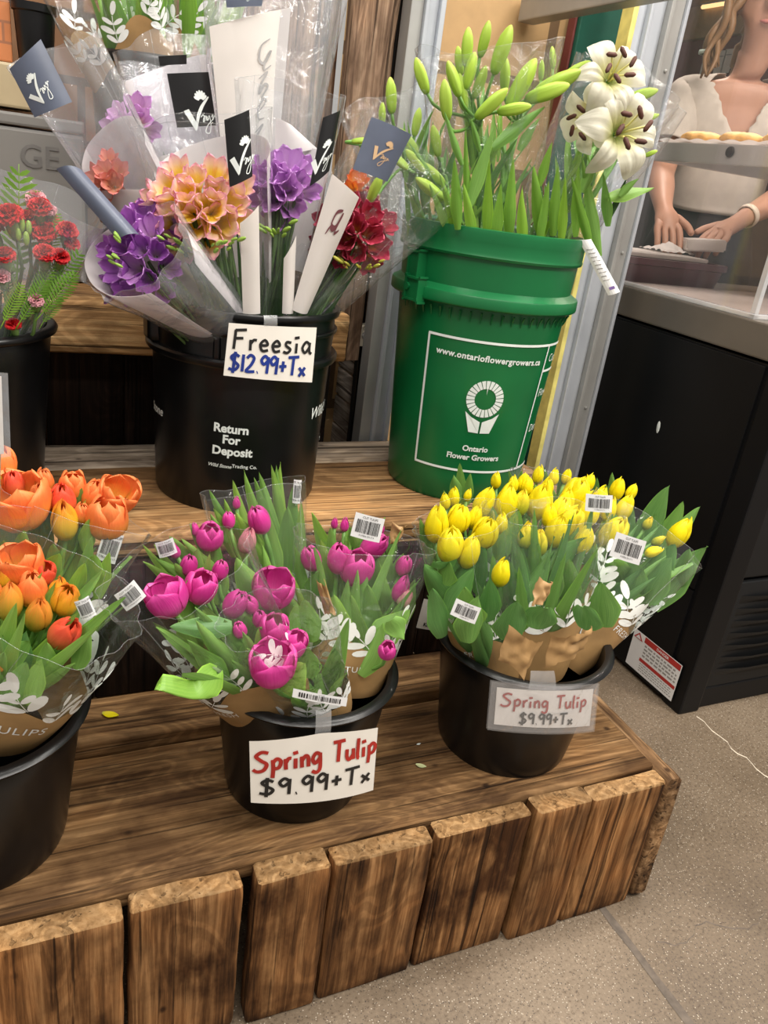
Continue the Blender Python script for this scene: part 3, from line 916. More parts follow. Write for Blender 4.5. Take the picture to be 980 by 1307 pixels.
put_text(mb, 'KID', .17, lambda a, b: f(.42+a*f.h/f.w, .84-b, .0016), 1, bold=.03)
mb.build('card', [PAPER, INKBLK], t, smooth=False)

# ------------------------------------------------------------------ counter with the acrylic display case
FX, FY, CT = 1.327, .345, .853
FRB = plain('black_cabinet_steel', (.004, .004, .0048), .45, spec=.25, var=.2, scale=6)
FRB2 = plain('black_grille_plastic', (.009, .0092, .010), .5, spec=.3, var=.2, scale=6)
STEEL = plain('brushed_steel', (.62, .61, .60), .30, metal=.55, var=.14, scale=5)
STEELD = plain('dull_steel_edge', (.20, .175, .15), .45, metal=.55, var=.15, scale=5)
ctr = thing('refrigerated_counter', (1.8, .8, 0), 'black refrigerated counter cabinet with a red and white warning sticker', 'cabinet')
mb = MB()
mb.box((FX, FY+.03, .012), (2.35, 1.13, CT-.055), 0, .004)
mb.build('body', FRB, ctr, smooth=False)
mb = MB()
mb.box((FX-.006, FY+.062, .012), (FX, 1.11, .29), 0, .0015); mb.box((FX-.006, FY+.062, .294), (FX, 1.11, CT-.06), 0, .0015)
mb.build('side_panel', FRB, ctr, smooth=False)
mb = MB()
mb.box((FX-.002, FY, .0), (FX+.06, FY+.055, CT-.055), 0, .005)
mb.box((FX, FY+.01, .0), (2.35, FY+.06, .055), 0, .004)
mb.build('corner_post', FRB, ctr, smooth=False)
mb = MB()
mb.box((FX+.06, FY+.012, .055), (2.30, FY+.05, .33), 0, .003)
for i in range(7):
    z = .085+i*.032
    mb.grid(lambda a, b: V((FX+.085+a*.85, FY+.012-.013*sin(b*PI*.5)*min(1, 12*min(a, 1-a)), z+b*.020)), 20, 4)
mb.build('vent_grille', FRB2, ctr, angle=40)
mb = MB()
mb.box((FX+.06, FY+.015, .34), (2.30, FY+.04, CT-.07), 0, .004)
mb.build('front_panel', FRB2, ctr, smooth=False)
mb = MB()
mb.box((FX-.008, FY+.02, CT-.05), (2.4, 1.14, CT+.018), 0, .004)
mb.build('countertop', STEELD, ctr, smooth=False)
mb = MB()
mb.lathe([(0, .0012), (.004, .001), (.006, 0)], (0, 0, 0), 9)
rr = random.Random(4)
mb.v = [(FX-.0065-z, .636+x*.9, .592+y*2.4+x*.4) for x, y, z in mb.v]
mb.build('scuff_mark', PRINTW, ctr, label='pale scuff mark')
# warning sticker
RED = plain('sticker_red', (.45, .03, .025), .45)
GREYT = plain('small_grey_print', (.32, .31, .30), .6)
P = lambda y, z: V((FX-.0072, y, z))
mb = MB()
y0, y1, z0, z1 = .533, .371, .020, .118
fm = lambda a, b, l=0: V((FX-.0066-l, y0+(y1-y0)*a, z1+(z0-z1)*b))
def rect(a0, a1, b0, b1, m, l=.0006): mb.grid(lambda a, b: fm(a0+(a1-a0)*a, b0+(b1-b0)*b, l), 1, 1, m)
rect(0, 1, 0, 1, 0, .0003)
rect(.24, .985, .02, .17, 1); rect(.24, .985, .60, .69, 1)
put_text(mb, 'DANGER', .10, lambda a, b: fm(.62+a*.62, .095-b, .001), 0, bold=.02)
rr = random.Random(8)
for i, b0 in enumerate((.22, .31, .40, .49)):
    x = .27
    while x < .93:
        wd = rr.uniform(.03, .10); rect(x, min(x+wd, .96), b0, b0+.045, 2); x += wd+.022
for i, b0 in enumerate((.73, .79, .85, .91)):
    x = .27
    while x < .93:
        wd = rr.uniform(.02, .06); rect(x, min(x+wd, .96), b0, b0+.022, 2); x += wd+.014
mb.add([fm(.02, .20, .001), fm(.21, .20, .001), fm(.115, .02, .001)], [(0, 1, 2)], 1)
mb.add([fm(.06, .18, .0014), fm(.17, .18, .0014), fm(.115, .07, .0014)], [(0, 1, 2)], 0)
mb.build('warning_sticker', [LABEL, RED, GREYT], ctr, smooth=False, label='red and white warning sticker')

case = thing('acrylic_display_case', (1.75, .7, CT+.018), 'clear acrylic food case with a steel shelf standing on the black counter', 'display case')
mb = MB()
mb.box((FX, .477, CT+.0185), (2.35, .90, CT+.024), 0, .001)
mb.build('floor_tray', plain('pale_case_floor', (.62, .56, .52), .25, var=.1, scale=7), case, smooth=False)
def pane(lo, hi, nm='pane'):
    mb = MB(); mb.box(lo, hi, 0, .001); return mb.build(nm, ACRYL, case, smooth=False)
pane((FX+.001, .477, CT+.02), (FX+.0065, .90, 1.72), 'side_pane')
pane((FX+.008, .477, CT+.024), (2.35, .4825, 1.72), 'front_pane')
mb = MB()
mb.box((FX-.004, .471, CT+.018), (FX+.009, .90, CT+.028), 0, .002); mb.box((FX-.004, .471, CT+.018), (2.35, .486, CT+.028), 0, .002)
mb.box((FX-.002, .473, CT+.028), (FX+.009, .486, 1.72), 0, .002)
mb.build('edge_strip', film_mat('acrylic_edge', haze=.4, base=.2, edge=.5, rough=.15, bscale=5, bstr=.1, tint=(.95, .93, .92)), case, smooth=False)
sh = MB()
sh.box((FX+.014, .50, 1.147), (FX+.024, .895, 1.186), 0, .002); sh.box((FX+.014, .50, 1.147), (2.33, .51, 1.186), 0, .002)
sh.box((FX+.024, .51, 1.176), (2.33, .895, 1.180), 0, .001); sh.box((FX+.024, .885, 1.147), (2.33, .895, 1.186), 0, .002)
shelf = sh.build('shelf', STEEL, case, smooth=False)
mb = MB(); q = at(932, 194, x=FX+.013)
mb.lathe([(0, .004), (.004, .004), (.006, .003), (.0095, .004), (.0105, .002), (.0105, 0)], (0, 0, 0), 20)
mb.v = [(q.x-z, q.y+x, q.z+y) for x, y, z in mb.v]
mb.build('knob', INKBLK, shelf, label='black round shelf fastener')
mb = MB()
mb.grid(lambda a, b: V((FX+.008+b*.035, .50+a*.395, 1.190-.004*b+(.004*abs(sin(a*26)))*(1-b))), 90, 4)
mb.grid(lambda a, b: V((FX+.043+b*.9, .50+a*.395, 1.187)), 2, 2)
mb.build('paper_liner', PAPERW, None, label='white scalloped paper liner on the steel shelf of the case', cat='paper')
for i in range(3):
    y0 = .535+i*.115
    mb = MB()
    def fn(a, b, y0=y0):
        t = 2*PI*a; s = sin(PI*(.02+.96*b))
        return V((1.40+.045*s*cos(t)*(1+.04*sin(5*t+i)), y0+.052+.050*s*sin(t), 1.2015-.0135*cos(PI*(.02+.96*b))+.002*sin(7*t)*s))
    mb.grid(fn, 20, 10, 0, cu=True, cap=True)
    mb.build('pastry', plain('golden_pastry', (.62, .36, .10), .6, var=.3, scale=60, bmp=.5), None,
             label=('flat golden pastry nearest the front pane on the case shelf', 'flat golden pastry in the middle of the case shelf', 'flat golden pastry at the back end of the case shelf')[i], cat='pastry', group='pastries on the case shelf')
# maroon food tray behind the case with a board of white paper on it
MAR = plain('maroon_plastic', (.095, .03, .045), .35, var=.15, scale=10)
ZT = CT+.0185
tray = thing('food_tray', (1.52, 1.08, ZT), 'dark maroon plastic tub on the counter behind the acrylic case', 'tray')
mb = MB()
def rr_(x0, x1, y0, y1, r, z, n=6):
    out = []
    for cx_, cy_, a0 in ((x1-r, y1-r, 0), (x0+r, y1-r, PI/2), (x0+r, y0+r, PI), (x1-r, y0+r, 1.5*PI)):
        for i in range(n+1):
            a = a0+PI/2*i/n; out.append(V((cx_+r*cos(a), cy_+r*sin(a), z)))
    return out
rings = [rr_(1.315, 1.685, .925, 1.115, .03, ZT), rr_(1.305, 1.695, .915, 1.12, .035, ZT+.045), rr_(1.298, 1.702, .908, 1.127, .038, ZT+.047), rr_(1.298, 1.702, .908, 1.127, .038, ZT+.062), rr_(1.318, 1.682, .928, 1.107, .03, ZT+.062), rr_(1.33, 1.67, .94, 1.095, .03, ZT+.006)]
n_ = len(rings[0])
mb.add([p for r in rings for p in r], [(j*n_+i, j*n_+(i+1) % n_, (j+1)*n_+(i+1) % n_, (j+1)*n_+i) for j in range(5) for i in range(n_)]+[tuple(5*n_+i for i in range(n_))], 0)
mb.build('tub', MAR, tray, angle=40)
bd = thing('white_board', (1.5, 1.02, ZT+.0625), 'white chopping board lying across the maroon tub', 'board')
mb = MB(); mb.box((1.30, .93, ZT+.063), (1.63, 1.10, ZT+.073), 0, .003); mb.build('board', PAPERW, bd, smooth=False)
# far side of the hall, seen through the case
mb = MB(); mb.grid(lambda a, b: V((3.4, 1.0+a*3.6, b*1.905)), 2, 2); mb.build('wall_right', plain('maroon_wall', (.20, .06, .055), .6), None, kind='structure')
mb = MB(); mb.box((3.36, 1.0, 1.905), (3.5, 4.6, 2.06), 0, .004); mb.build('trim_5', plain('tan_bulkhead', (.36, .24, .13), .6), None, smooth=False, kind='structure')
mb = MB(); mb.grid(lambda a, b: V((2.2+a*1.3, 1.0+b*3.6, 2.06)), 2, 2); mb.build('ceiling', plain('brown_ceiling', (.30, .18, .10), .7), None, kind='structure')
LAMP = bpy.data.materials.new('warm_tube'); LAMP.use_nodes = True
LAMP.node_tree.nodes['Principled BSDF'].inputs['Emission Color'].default_value = (1, .62, .25, 1)
LAMP.node_tree.nodes['Principled BSDF'].inputs['Emission Strength'].default_value = 1.1
tl = thing('strip_light', (3.33, 2.9, 2.04), 'warm strip light along the tan bulkhead far behind the case', 'lamp')
mb = MB(); mb.tube([(3.34, 1.3, 2.045), (3.34, 3.14, 2.045)], .010, 10); mb.build('tube', LAMP, tl)
mb = MB(); mb.box((3.33, 1.3, 2.052), (3.36, 3.14, 2.06), 0, .001); mb.build('batten', STEEL, tl, smooth=False)
for i, (u, v_) in enumerate(((899, 92), (919, 80), (929, 78))):
    p = at(u, v_, x=3.385)
    mb = MB(); mb.box((3.380, p.y-.030, p.z-.055), (3.384, p.y+.030, p.z+.055), 0, .001)
    mb.grid(lambda a, b: V((3.379, p.y-.02+.04*a, p.z+.03-.004*b)), 1, 1, 1)
    mb.build('notice_sheet', [PAPER, GREYT], None, smooth=False, label=('pale paper notice on the maroon wall, apart from the pair', 'pale paper notice on the maroon wall, nearer the apart one of the pair', 'pale paper notice on the maroon wall, nearest the woman')[i].replace('woman', 'person'), cat='notice', group='notices on the maroon wall')
mb = MB(); mb.box((2.9, 2.2, 0), (3.3, 3.6, 1.58), 0, .01)
bk = mb.build('dark_shelf_unit', plain('dark_unit', (.03, .028, .028), .5), None, smooth=False, label='dark low cabinet standing against the maroon wall behind the person', cat='cabinet')

# ------------------------------------------------------------------ top left: appliance, pots
GREYB = plain('grey_appliance', (.17, .16, .148), .5, var=.08, scale=5)
ap = thing('grey_appliance_box', (-.15, .95, H3), 'grey appliance box with a beige top panel behind the carnations', 'appliance')
mb = MB(); mb.box((-.45, .86, H3), (.115, 1.14, 1.035), 0, .006); mb.box((-.45, .857, 1.037), (.115, 1.14, 1.056), 0, .004)
mb.build('housing', GREYB, ap, smooth=False)
mb = MB(); mb.box((-.45, .862, 1.062), (.05, 1.14, 1.126), 0, .004); mb.build('top_panel', plain('beige_enamel', (.38, .30, .18), .45, var=.05), ap, smooth=False)
mb = MB(); put_text(mb, 'GE', .05, lambda a, b: V((.045+a, .8585, .992+b)), 0, bold=.01)
mb.build('embossed_mark', plain('grey_emboss', (.13, .122, .115), .5), ap, smooth=False)
mb = MB(); mb.box((-.45, .90, 1.128), (.012, 1.12, 1.215), 0, .003)
mb.build('terracotta_block', brick_mat('terracotta_brick', (.55, .20, .07), (.45, .15, .05), (.30, .12, .06), 9), None, smooth=False, label='orange terracotta block at the top left corner of the picture', cat='block')
mb = MB(); mb.lathe([(0, 0), (.024, 0), (.026, .004), (.031, .075), (.034, .077), (.034, .088), (.029, .088), (.024, .01), (0, .01)], (.047, .90, 1.128), 40)
mb.build('plant_pot', BLACKP, None, label='small black pot on the beige panel at the top left', cat='pot', angle=40)
ub = small_bucket(.256, .885, .105, .128, .372, 'tall black bucket on the top step behind the freesia wraps', 'black bucket on the top step', z0=H3)
# ------------------------------------------------------------------ plant materials
TY = petal_mat('yellow_tulip_petal', [(0, (.55, .56, .06)), (.16, (.88, .76, .012)), (.5, (.98, .84, .008)), (1, (.98, .86, .03))], .2, trans=.25)
TYG = petal_mat('greenish_yellow_tulip_petal', [(0, (.28, .42, .06)), (.4, (.58, .58, .04)), (.8, (.85, .68, .03)), (1, (.9, .7, .04))], .35, trans=.22)
TO = petal_mat('orange_tulip_petal', [(0, (.72, .40, .05)), (.2, (.92, .42, .07)), (.55, (.92, .23, .06)), (1, (.95, .32, .10))], .5, trans=.25)
TOC = petal_mat('coral_tulip_petal', [(0, (.74, .44, .12)), (.22, (.82, .22, .07)), (.6, (.80, .10, .05)), (1, (.82, .09, .04))], .45, trans=.22)
TOG = petal_mat('green_orange_tulip_petal', [(0, (.40, .42, .05)), (.35, (.62, .40, .04)), (.7, (.85, .34, .045)), (1, (.85, .22, .04))], .55, trans=.2)
TOY = petal_mat('yellow_orange_tulip_petal', [(0, (.60, .55, .05)), (.4, (.86, .56, .03)), (.75, (.88, .36, .03)), (1, (.86, .2, .03))], .4, trans=.22)
TP = petal_mat('magenta_tulip_petal', [(0, (.75, .42, .50)), (.12, (.70, .10, .36)), (.5, (.60, .035, .28)), (.85, (.66, .06, .33)), (1, (.78, .16, .45))], .45, trans=.22)
TPP = petal_mat('pale_pink_bud_petal', [(0, (.50, .55, .25)), (.4, (.70, .38, .36)), (1, (.72, .25, .32))], .4)
LEAFT = leaf_mat('tulip_leaf', (.16, .33, .06), (.27, .49, .11))
LEAFTD = leaf_mat('tulip_leaf_blue_green', (.09, .23, .055), (.175, .36, .10))
LEAFL = leaf_mat('light_green_leaf', (.16, .36, .04), (.28, .50, .07), trans=.3)
LEAFD = leaf_mat('dark_green_leaf', (.018, .060, .012), (.045, .12, .022))
STEM = plain('green_stem', (.15, .33, .06), .45, var=.25, trans=.1)
STEMD = plain('dark_green_stem', (.075, .15, .035), .5, var=.35)
BUDG = petal_mat('lily_bud_green', [(0, (.24, .42, .05)), (.35, (.38, .58, .07)), (.8, (.46, .64, .09)), (1, (.50, .62, .10))], .3, trans=.2, nscale=(18, 1.5))
LILYW = petal_mat('white_lily_petal', [(0, (.42, .52, .12)), (.18, (.70, .70, .36)), (.42, (.78, .76, .60)), (1, (.80, .78, .68))], .22, trans=.3, nscale=(14, 2))
ANTH = plain('brown_anther', (.075, .022, .012), .7, var=.3, scale=80)
FILA = plain('yellow_filament', (.62, .58, .20), .5)
SPOT = plain('maroon_speck', (.12, .02, .02), .7)
FPEACH = petal_mat('peach_freesia_petal', [(0, (.82, .55, .03)), (.36, (.95, .70, .06)), (.50, (.95, .70, .42)), (.70, (.95, .58, .56)), (1, (.90, .36, .54))], .28, trans=.3, nscale=(40, 2))
FVIO = petal_mat('violet_freesia_petal', [(0, (.70, .62, .55)), (.25, (.66, .38, .72)), (.7, (.52, .22, .62)), (1, (.66, .38, .76))], .3, trans=.3, nscale=(40, 2))
FVIOD = petal_mat('deep_violet_freesia_petal', [(0, (.55, .45, .5)), (.3, (.42, .15, .54)), (.7, (.36, .10, .48)), (1, (.58, .30, .68))], .35, trans=.28, nscale=(40, 2))
FLIL = petal_mat('lilac_freesia_petal', [(0, (.85, .75, .45)), (.4, (.66, .38, .66)), (1, (.66, .34, .74))], .3, trans=.3, nscale=(40, 2))
FBUR = petal_mat('burgundy_freesia_petal', [(0, (.75, .35, .05)), (.25, (.48, .05, .07)), (.7, (.38, .03, .075)), (1, (.52, .08, .13))], .35, trans=.22, nscale=(40, 2))
FORA = petal_mat('orange_freesia_petal', [(0, (.9, .6, .05)), (.5, (.85, .25, .04)), (1, (.8, .14, .06))], .35, trans=.25, nscale=(40, 2))
FPINK = petal_mat('salmon_freesia_petal', [(0, (.8, .5, .2)), (.5, (.75, .3, .22)), (1, (.7, .22, .22))], .35, trans=.25, nscale=(40, 2))
FBUDM = plain('freesia_bud_green', (.26, .42, .06), .5, var=.35, scale=40, trans=.15)
FBUDY = plain('freesia_bud_yellow_green', (.46, .45, .06), .5, var=.35, scale=40, trans=.15)
CARN = petal_mat('red_carnation_petal', [(0, (.35, .01, .012)), (.6, (.52, .010, .016)), (1, (.66, .03, .035))], .3, trans=.2)
CARNP = petal_mat('pink_carnation_petal', [(0, (.55, .15, .18)), (1, (.80, .42, .46))], .3, trans=.2)
CALYX = plain('carnation_calyx', (.14, .24, .06), .5, var=.3, trans=.1)
FERN = leaf_mat('fern_green', (.10, .25, .02), (.22, .40, .05))

# ------------------------------------------------------------------ plant shapes (unit sized, growing along +z)
def tulip_mesh(name, m, op, seed):
    """six overlapping petals; op 0 = tight bud, 1 = wide open cup"""
    rnd = random.Random(seed)
    mb = MB()
    wide = .72+.40*op
    def rad(s):
        pts = [(0, .10), (.06, .21), (.18, .325), (.36, .385+.03*op), (.55, .375+.07*op), (.75, .30+.15*op), (.88, .20+.24*op), (.95, .12+.28*op), (1, .035+.34*op**1.4)]
        for (a, b), (c, d) in zip(pts, pts[1:]):
            if s <= c:
                t = (s-a)/(c-a)
                return (b+(d-b)*t)*wide
        return pts[-1][1]*wide
    for k in range(6):
        inner = k % 2
        th0 = PI/3*k+rnd.uniform(-.10, .10)
        hh = (1.0+(.04 if inner else -.02))*rnd.uniform(.94, 1.05)
        rs = (.86 if inner else 1.0)*rnd.uniform(.97, 1.03)
        lean = rnd.uniform(-.05, .05)+op*rnd.uniform(-.12, .14)
        aw = 1.06 if not inner else 1.0
        def fn(a, b):
            t = a*2-1
            s = 1-(1-b)**1.45
            wv = (max(0.0, 1-(max(0, s-.60)/.40)**2.2))**.5
            wv = max(wv, .03)*(.62+.38*min(1, s/.3))
            th = th0+aw*wv*t*(1+.12*op*0)
            r = rad(s)*rs*(1+.05*(1-t*t))+lean*s*s*.5
            r -= .018*math.exp(-(t/.12)**2)*min(1, s*3)      # crease down the middle
            r += .014*sin(9*th0+5*s+4*t)*s
            r += .03*abs(t)**3*s*(1 if inner else -.35)
            z = hh*(s*(1-.10*t*t*s))+.012*sin(6*t+seed)*s
            return V((r*cos(th), r*sin(th), z))
        mb.grid(fn, 10, 12, 0)
    return mb.mesh(name, [m])
def leaf_mesh(name, m, bend, fold, twist, wave, seed, wtop=.42, nw=6, nl=14):
    """lance-shaped blade of unit length and unit width, cupped along the midrib"""
    mb = MB()
    def prof(s):
        return max(0, min(1, .35+1.9*s)*(1-s)**.72*1.42) if s < 1 else 0
    def fn(a, b):
        t = a*2-1
        s = b
        wv = .5*max(.0, prof(s))
        if s > .985: wv = .0
        bx = bend*s*s
        x = bx+fold*wv*abs(t)**1.4*-1*1.0
        y = wv*t
        x += wave*.09*sin(7*s+seed+2.2*t)*abs(t)
        an = twist*s
        x0, y0 = x-bx, y
        return V((bx+x0*cos(an)-y0*sin(an), x0*sin(an)+y0*cos(an), s-.22*abs(bend)*s*s*s))
    mb.grid(fn, nw, nl, 0)
    return mb.mesh(name, [m])
def bud_mesh(name, m):
    mb = MB()
    R = [(0, .03), (.04, .085), (.15, .125), (.35, .150), (.55, .158), (.75, .135), (.9, .085), (.97, .045), (1, .012)]
    def fn(a, b):
        j = b*8; i = min(7, int(j)); t = j-i
        s = R[i][0]+(R[i+1][0]-R[i][0])*t; r = R[i][1]+(R[i+1][1]-R[i][1])*t
        th = 2*PI*a
        r *= 1+.10*cos(3*th)-.05*math.exp(-((((th*3/(2*PI)+.5) % 1)-.5)/.07)**2)
        return V((r*cos(th), r*sin(th), s))
    mb.grid(fn, 30, 16, 0, cu=True, cap=True)
    return mb.mesh(name, [m])
def funnel_mesh(name, m, seed, op=1.0):
    """freesia flower: narrow throat opening into a goblet of six broad rounded petals"""
    rnd = random.Random(seed)
    mb = MB()
    for k in range(6):
        th0 = PI/3*k+rnd.uniform(-.10, .10)
        inn = .90 if k % 2 else 1.0
        fl = rnd.uniform(.8, 1.2); hh = rnd.uniform(.92, 1.06)
        def fn(a, b):
            t = a*2-1; s = 1-(1-b)**1.7
            wv = (.62+.10*sin(PI*s))*(1 if s < .76 else max(.02, 1-((s-.76)/.24)**2.2)**.5)
            r = .05+.10*min(1, s/.3)+(.25+.12*op)*(max(0, s-.28)/.72)**.85
            r = r*inn*(1-.12*t*t)+.018*sin(7*s+seed+k)+.012*sin(9*t+k)*s
            z = hh*s*(1-.07*t*t)-op*fl*.05*max(0, s-.7)**1.2*3
            th = th0+wv*t
            return V((r*cos(th), r*sin(th), z))
        mb.grid(fn, 10, 14, 0)
    return mb.mesh(name, [m])
def carnation_mesh(name, m, seed):
    rnd = random.Random(seed)
    mb = MB()
    for ring, (n, tilt, ln) in enumerate(((4, .12, .80), (6, .42, .85), (8, .80, .88), (9, 1.18, .85), (9, 1.5, .72))):
        for k in range(n):
            th0 = 2*PI*(k+rnd.random()*.5)/n
            tl = tilt+rnd.uniform(-.14, .14)
            def fn(a, b):
                t = a*2-1; s = b
                th = th0+t*(.55+.25*s)*(1.0 if ring else 1.4)
                al = tl*(.35+.65*s)
                rr = ln*s
                fr = .085*s*s*sin(11*t+k*2+ring)+.05*s**3*sin(29*t+k)
                return V(((rr*sin(al)+fr*cos(al))*cos(th), (rr*sin(al)+fr*cos(al))*sin(th), .05+rr*cos(al)-fr*sin(al)+.05*s*s*cos(17*t)))
            mb.grid(fn, 9, 5, 0)
    return mb.mesh(name, [m])
def fern_mesh(name, m):
    mb = MB()
    mb.tube([(.12*s*s, 0, s) for s in [i/10 for i in range(11)]], [.010*(1-.08*i) for i in range(11)], 5)
    for i in range(16):
        s = .10+.88*i/16
        ln = .26*sin(PI*min(1, (1.02-s)*1.15+.02))**.7*(1.1-s*.5)
        for sd in (-1, 1):
            p = V((.12*s*s, 0, s)); d = V((.05, sd*.86, .5)).normalized()
            def fn(a, b):
                t = a*2-1
                w_ = .019*sin(PI*min(1, b*.95+.05))**.7*(1+.25*sin(b*20))
                q = p+d*(ln*b)-V((.06*b*b*ln/.2, 0, 0))
                return q+V((.2*w_*abs(t), 0, 1))*(w_*t)
            mb.grid(fn, 2, 6, 0)
    return mb.mesh(name, [m])
def lily_petals(mb, m, seed):
    rnd = random.Random(seed)
    for k in range(6):
        th0 = PI/3*k+rnd.uniform(-.06, .06)
        big = 1.15 if k % 2 else .80
        rec = rnd.uniform(.8, 1.15)
        def fn(a, b):
            t = a*2-1; s = b
            w_ = .27*big*(sin(PI*min(1, s*.88+.08))**.8)*(1.0 if s < .985 else .2)
            r = .05+.98*s-.12*rec*s**4
            z = .42*s+.28*sin(PI*s*.9)-.62*rec*s**2.6
            z += .05*(1-t*t)*sin(PI*s)+.035*sin(9*s+5*t+k)*s*abs(t)-.05*math.exp(-(t/.16)**2)*sin(PI*s)
            return V((r*cos(th0)-w_*t*sin(th0), r*sin(th0)+w_*t*cos(th0), z))
        mb.grid(fn, 10, 14, m)
TULIPS = {}
for key, m in (('y', TY), ('yg', TYG), ('o', TO), ('c', TOC), ('go', TOG), ('yo', TOY), ('p', TP), ('pp', TPP)):
    for i, op in enumerate((0.0, .30, .62, 1.0)):
        TULIPS[key, i] = tulip_mesh('tulip_bloom', m, op, 7*i+len(key)*3+ord(key[0]))
LEAVES = {}
for key, m in (('t', LEAFT), ('d', LEAFTD), ('l', LEAFL), ('k', LEAFD)):
    LEAVES[key] = [leaf_mesh('leaf', m, b_, f_, t_, w_, i) for i, (b_, f_, t_, w_) in enumerate(((.10, .5, .2, .4), (.22, .35, -.3, .8), (-.06, .7, .5, .5), (.35, .45, .15, 1.0), (.02, .9, -.5, .3)))]
FUN = {}
for key, m in (('peach', FPEACH), ('vio', FVIO), ('viod', FVIOD), ('lil', FLIL), ('bur', FBUR), ('ora', FORA), ('pink', FPINK)):
    FUN[key] = [funnel_mesh('freesia_flower', m, i, o_) for i, o_ in enumerate((1.0, .75, 1.15, .45))]
BUDL = bud_mesh('lily_bud', BUDG)
mbx = MB(); mbx.ball((0, 0, .5), .5, 0, (.36, .36, 1), 10); FB1 = mbx.mesh('freesia_bud', [FBUDM]); mbx.m = [0]*len(mbx.m); FB2 = mbx.mesh('freesia_bud', [FBUDY])
CARNM = [carnation_mesh('carnation_bloom', CARN, i) for i in range(3)]; CARNPM = carnation_mesh('carnation_bloom', CARNP, 9)
FERNM = fern_mesh('fern_frond', FERN)
mbx = MB()
mbx.grid(lambda a, b: V(((.16+.17*sin(PI*min(1, b*.62+.12))-.06*(1-b)*0)*(1+.04*sin(12*a*PI*2)*b)*cos(2*PI*a), (.16+.17*sin(PI*min(1, b*.62+.12)))*sin(2*PI*a), b+(.08*abs(sin(5*PI*a)) if b > .98 else 0))), 30, 8, 0, cu=True, cap=True)
CALM = mbx.mesh('calyx', [CALYX])

def frame_z(p, axis, roll=0.0, s=1.0, sx=None, face=None):
    """matrix that sends +z to axis and, when face is given, +x towards it"""
    z = V(axis).normalized()
    x = V(face) if face is not None else V((1, 0, .01))
    x = x-z*x.dot(z)
    x = x.normalized() if x.length > 1e-5 else z.orthogonal().normalized()
    y = z.cross(x)
    if roll: x, y = x*cos(roll)+y*sin(roll), y*cos(roll)-x*sin(roll)
    sx = s if sx is None else sx
    return Matrix(((x.x*sx, y.x*sx, z.x*s, p[0]), (x.y*sx, y.y*sx, z.y*s, p[1]), (x.z*sx, y.z*sx, z.z*s, p[2]), (0, 0, 0, 1)))
def stem_tube(parent, a, b, axis, r=.0032, m=None, name='stem'):
    """stem from a in the bucket to b under the bloom, arriving along axis"""
    a, b = V(a), V(b)
    L = (b-a).length
    c1 = a+V((0, 0, L*.4)); c2 = b-V(axis).normalized()*L*.35
    pts = [(a*(1-t)**3+c1*3*t*(1-t)**2+c2*3*t*t*(1-t)+b*t**3) for t in [i/8 for i in range(9)]]
    mb = MB(); mb.tube(pts, r, 7)
    return mb.build(name, m or STEM, parent)
def tilt_axis(deg, fwd=0.0):
    a = math.radians(deg)
    return (V((0, 0, 1))*cos(a)+CR*sin(a)-CF*fwd).normalized()

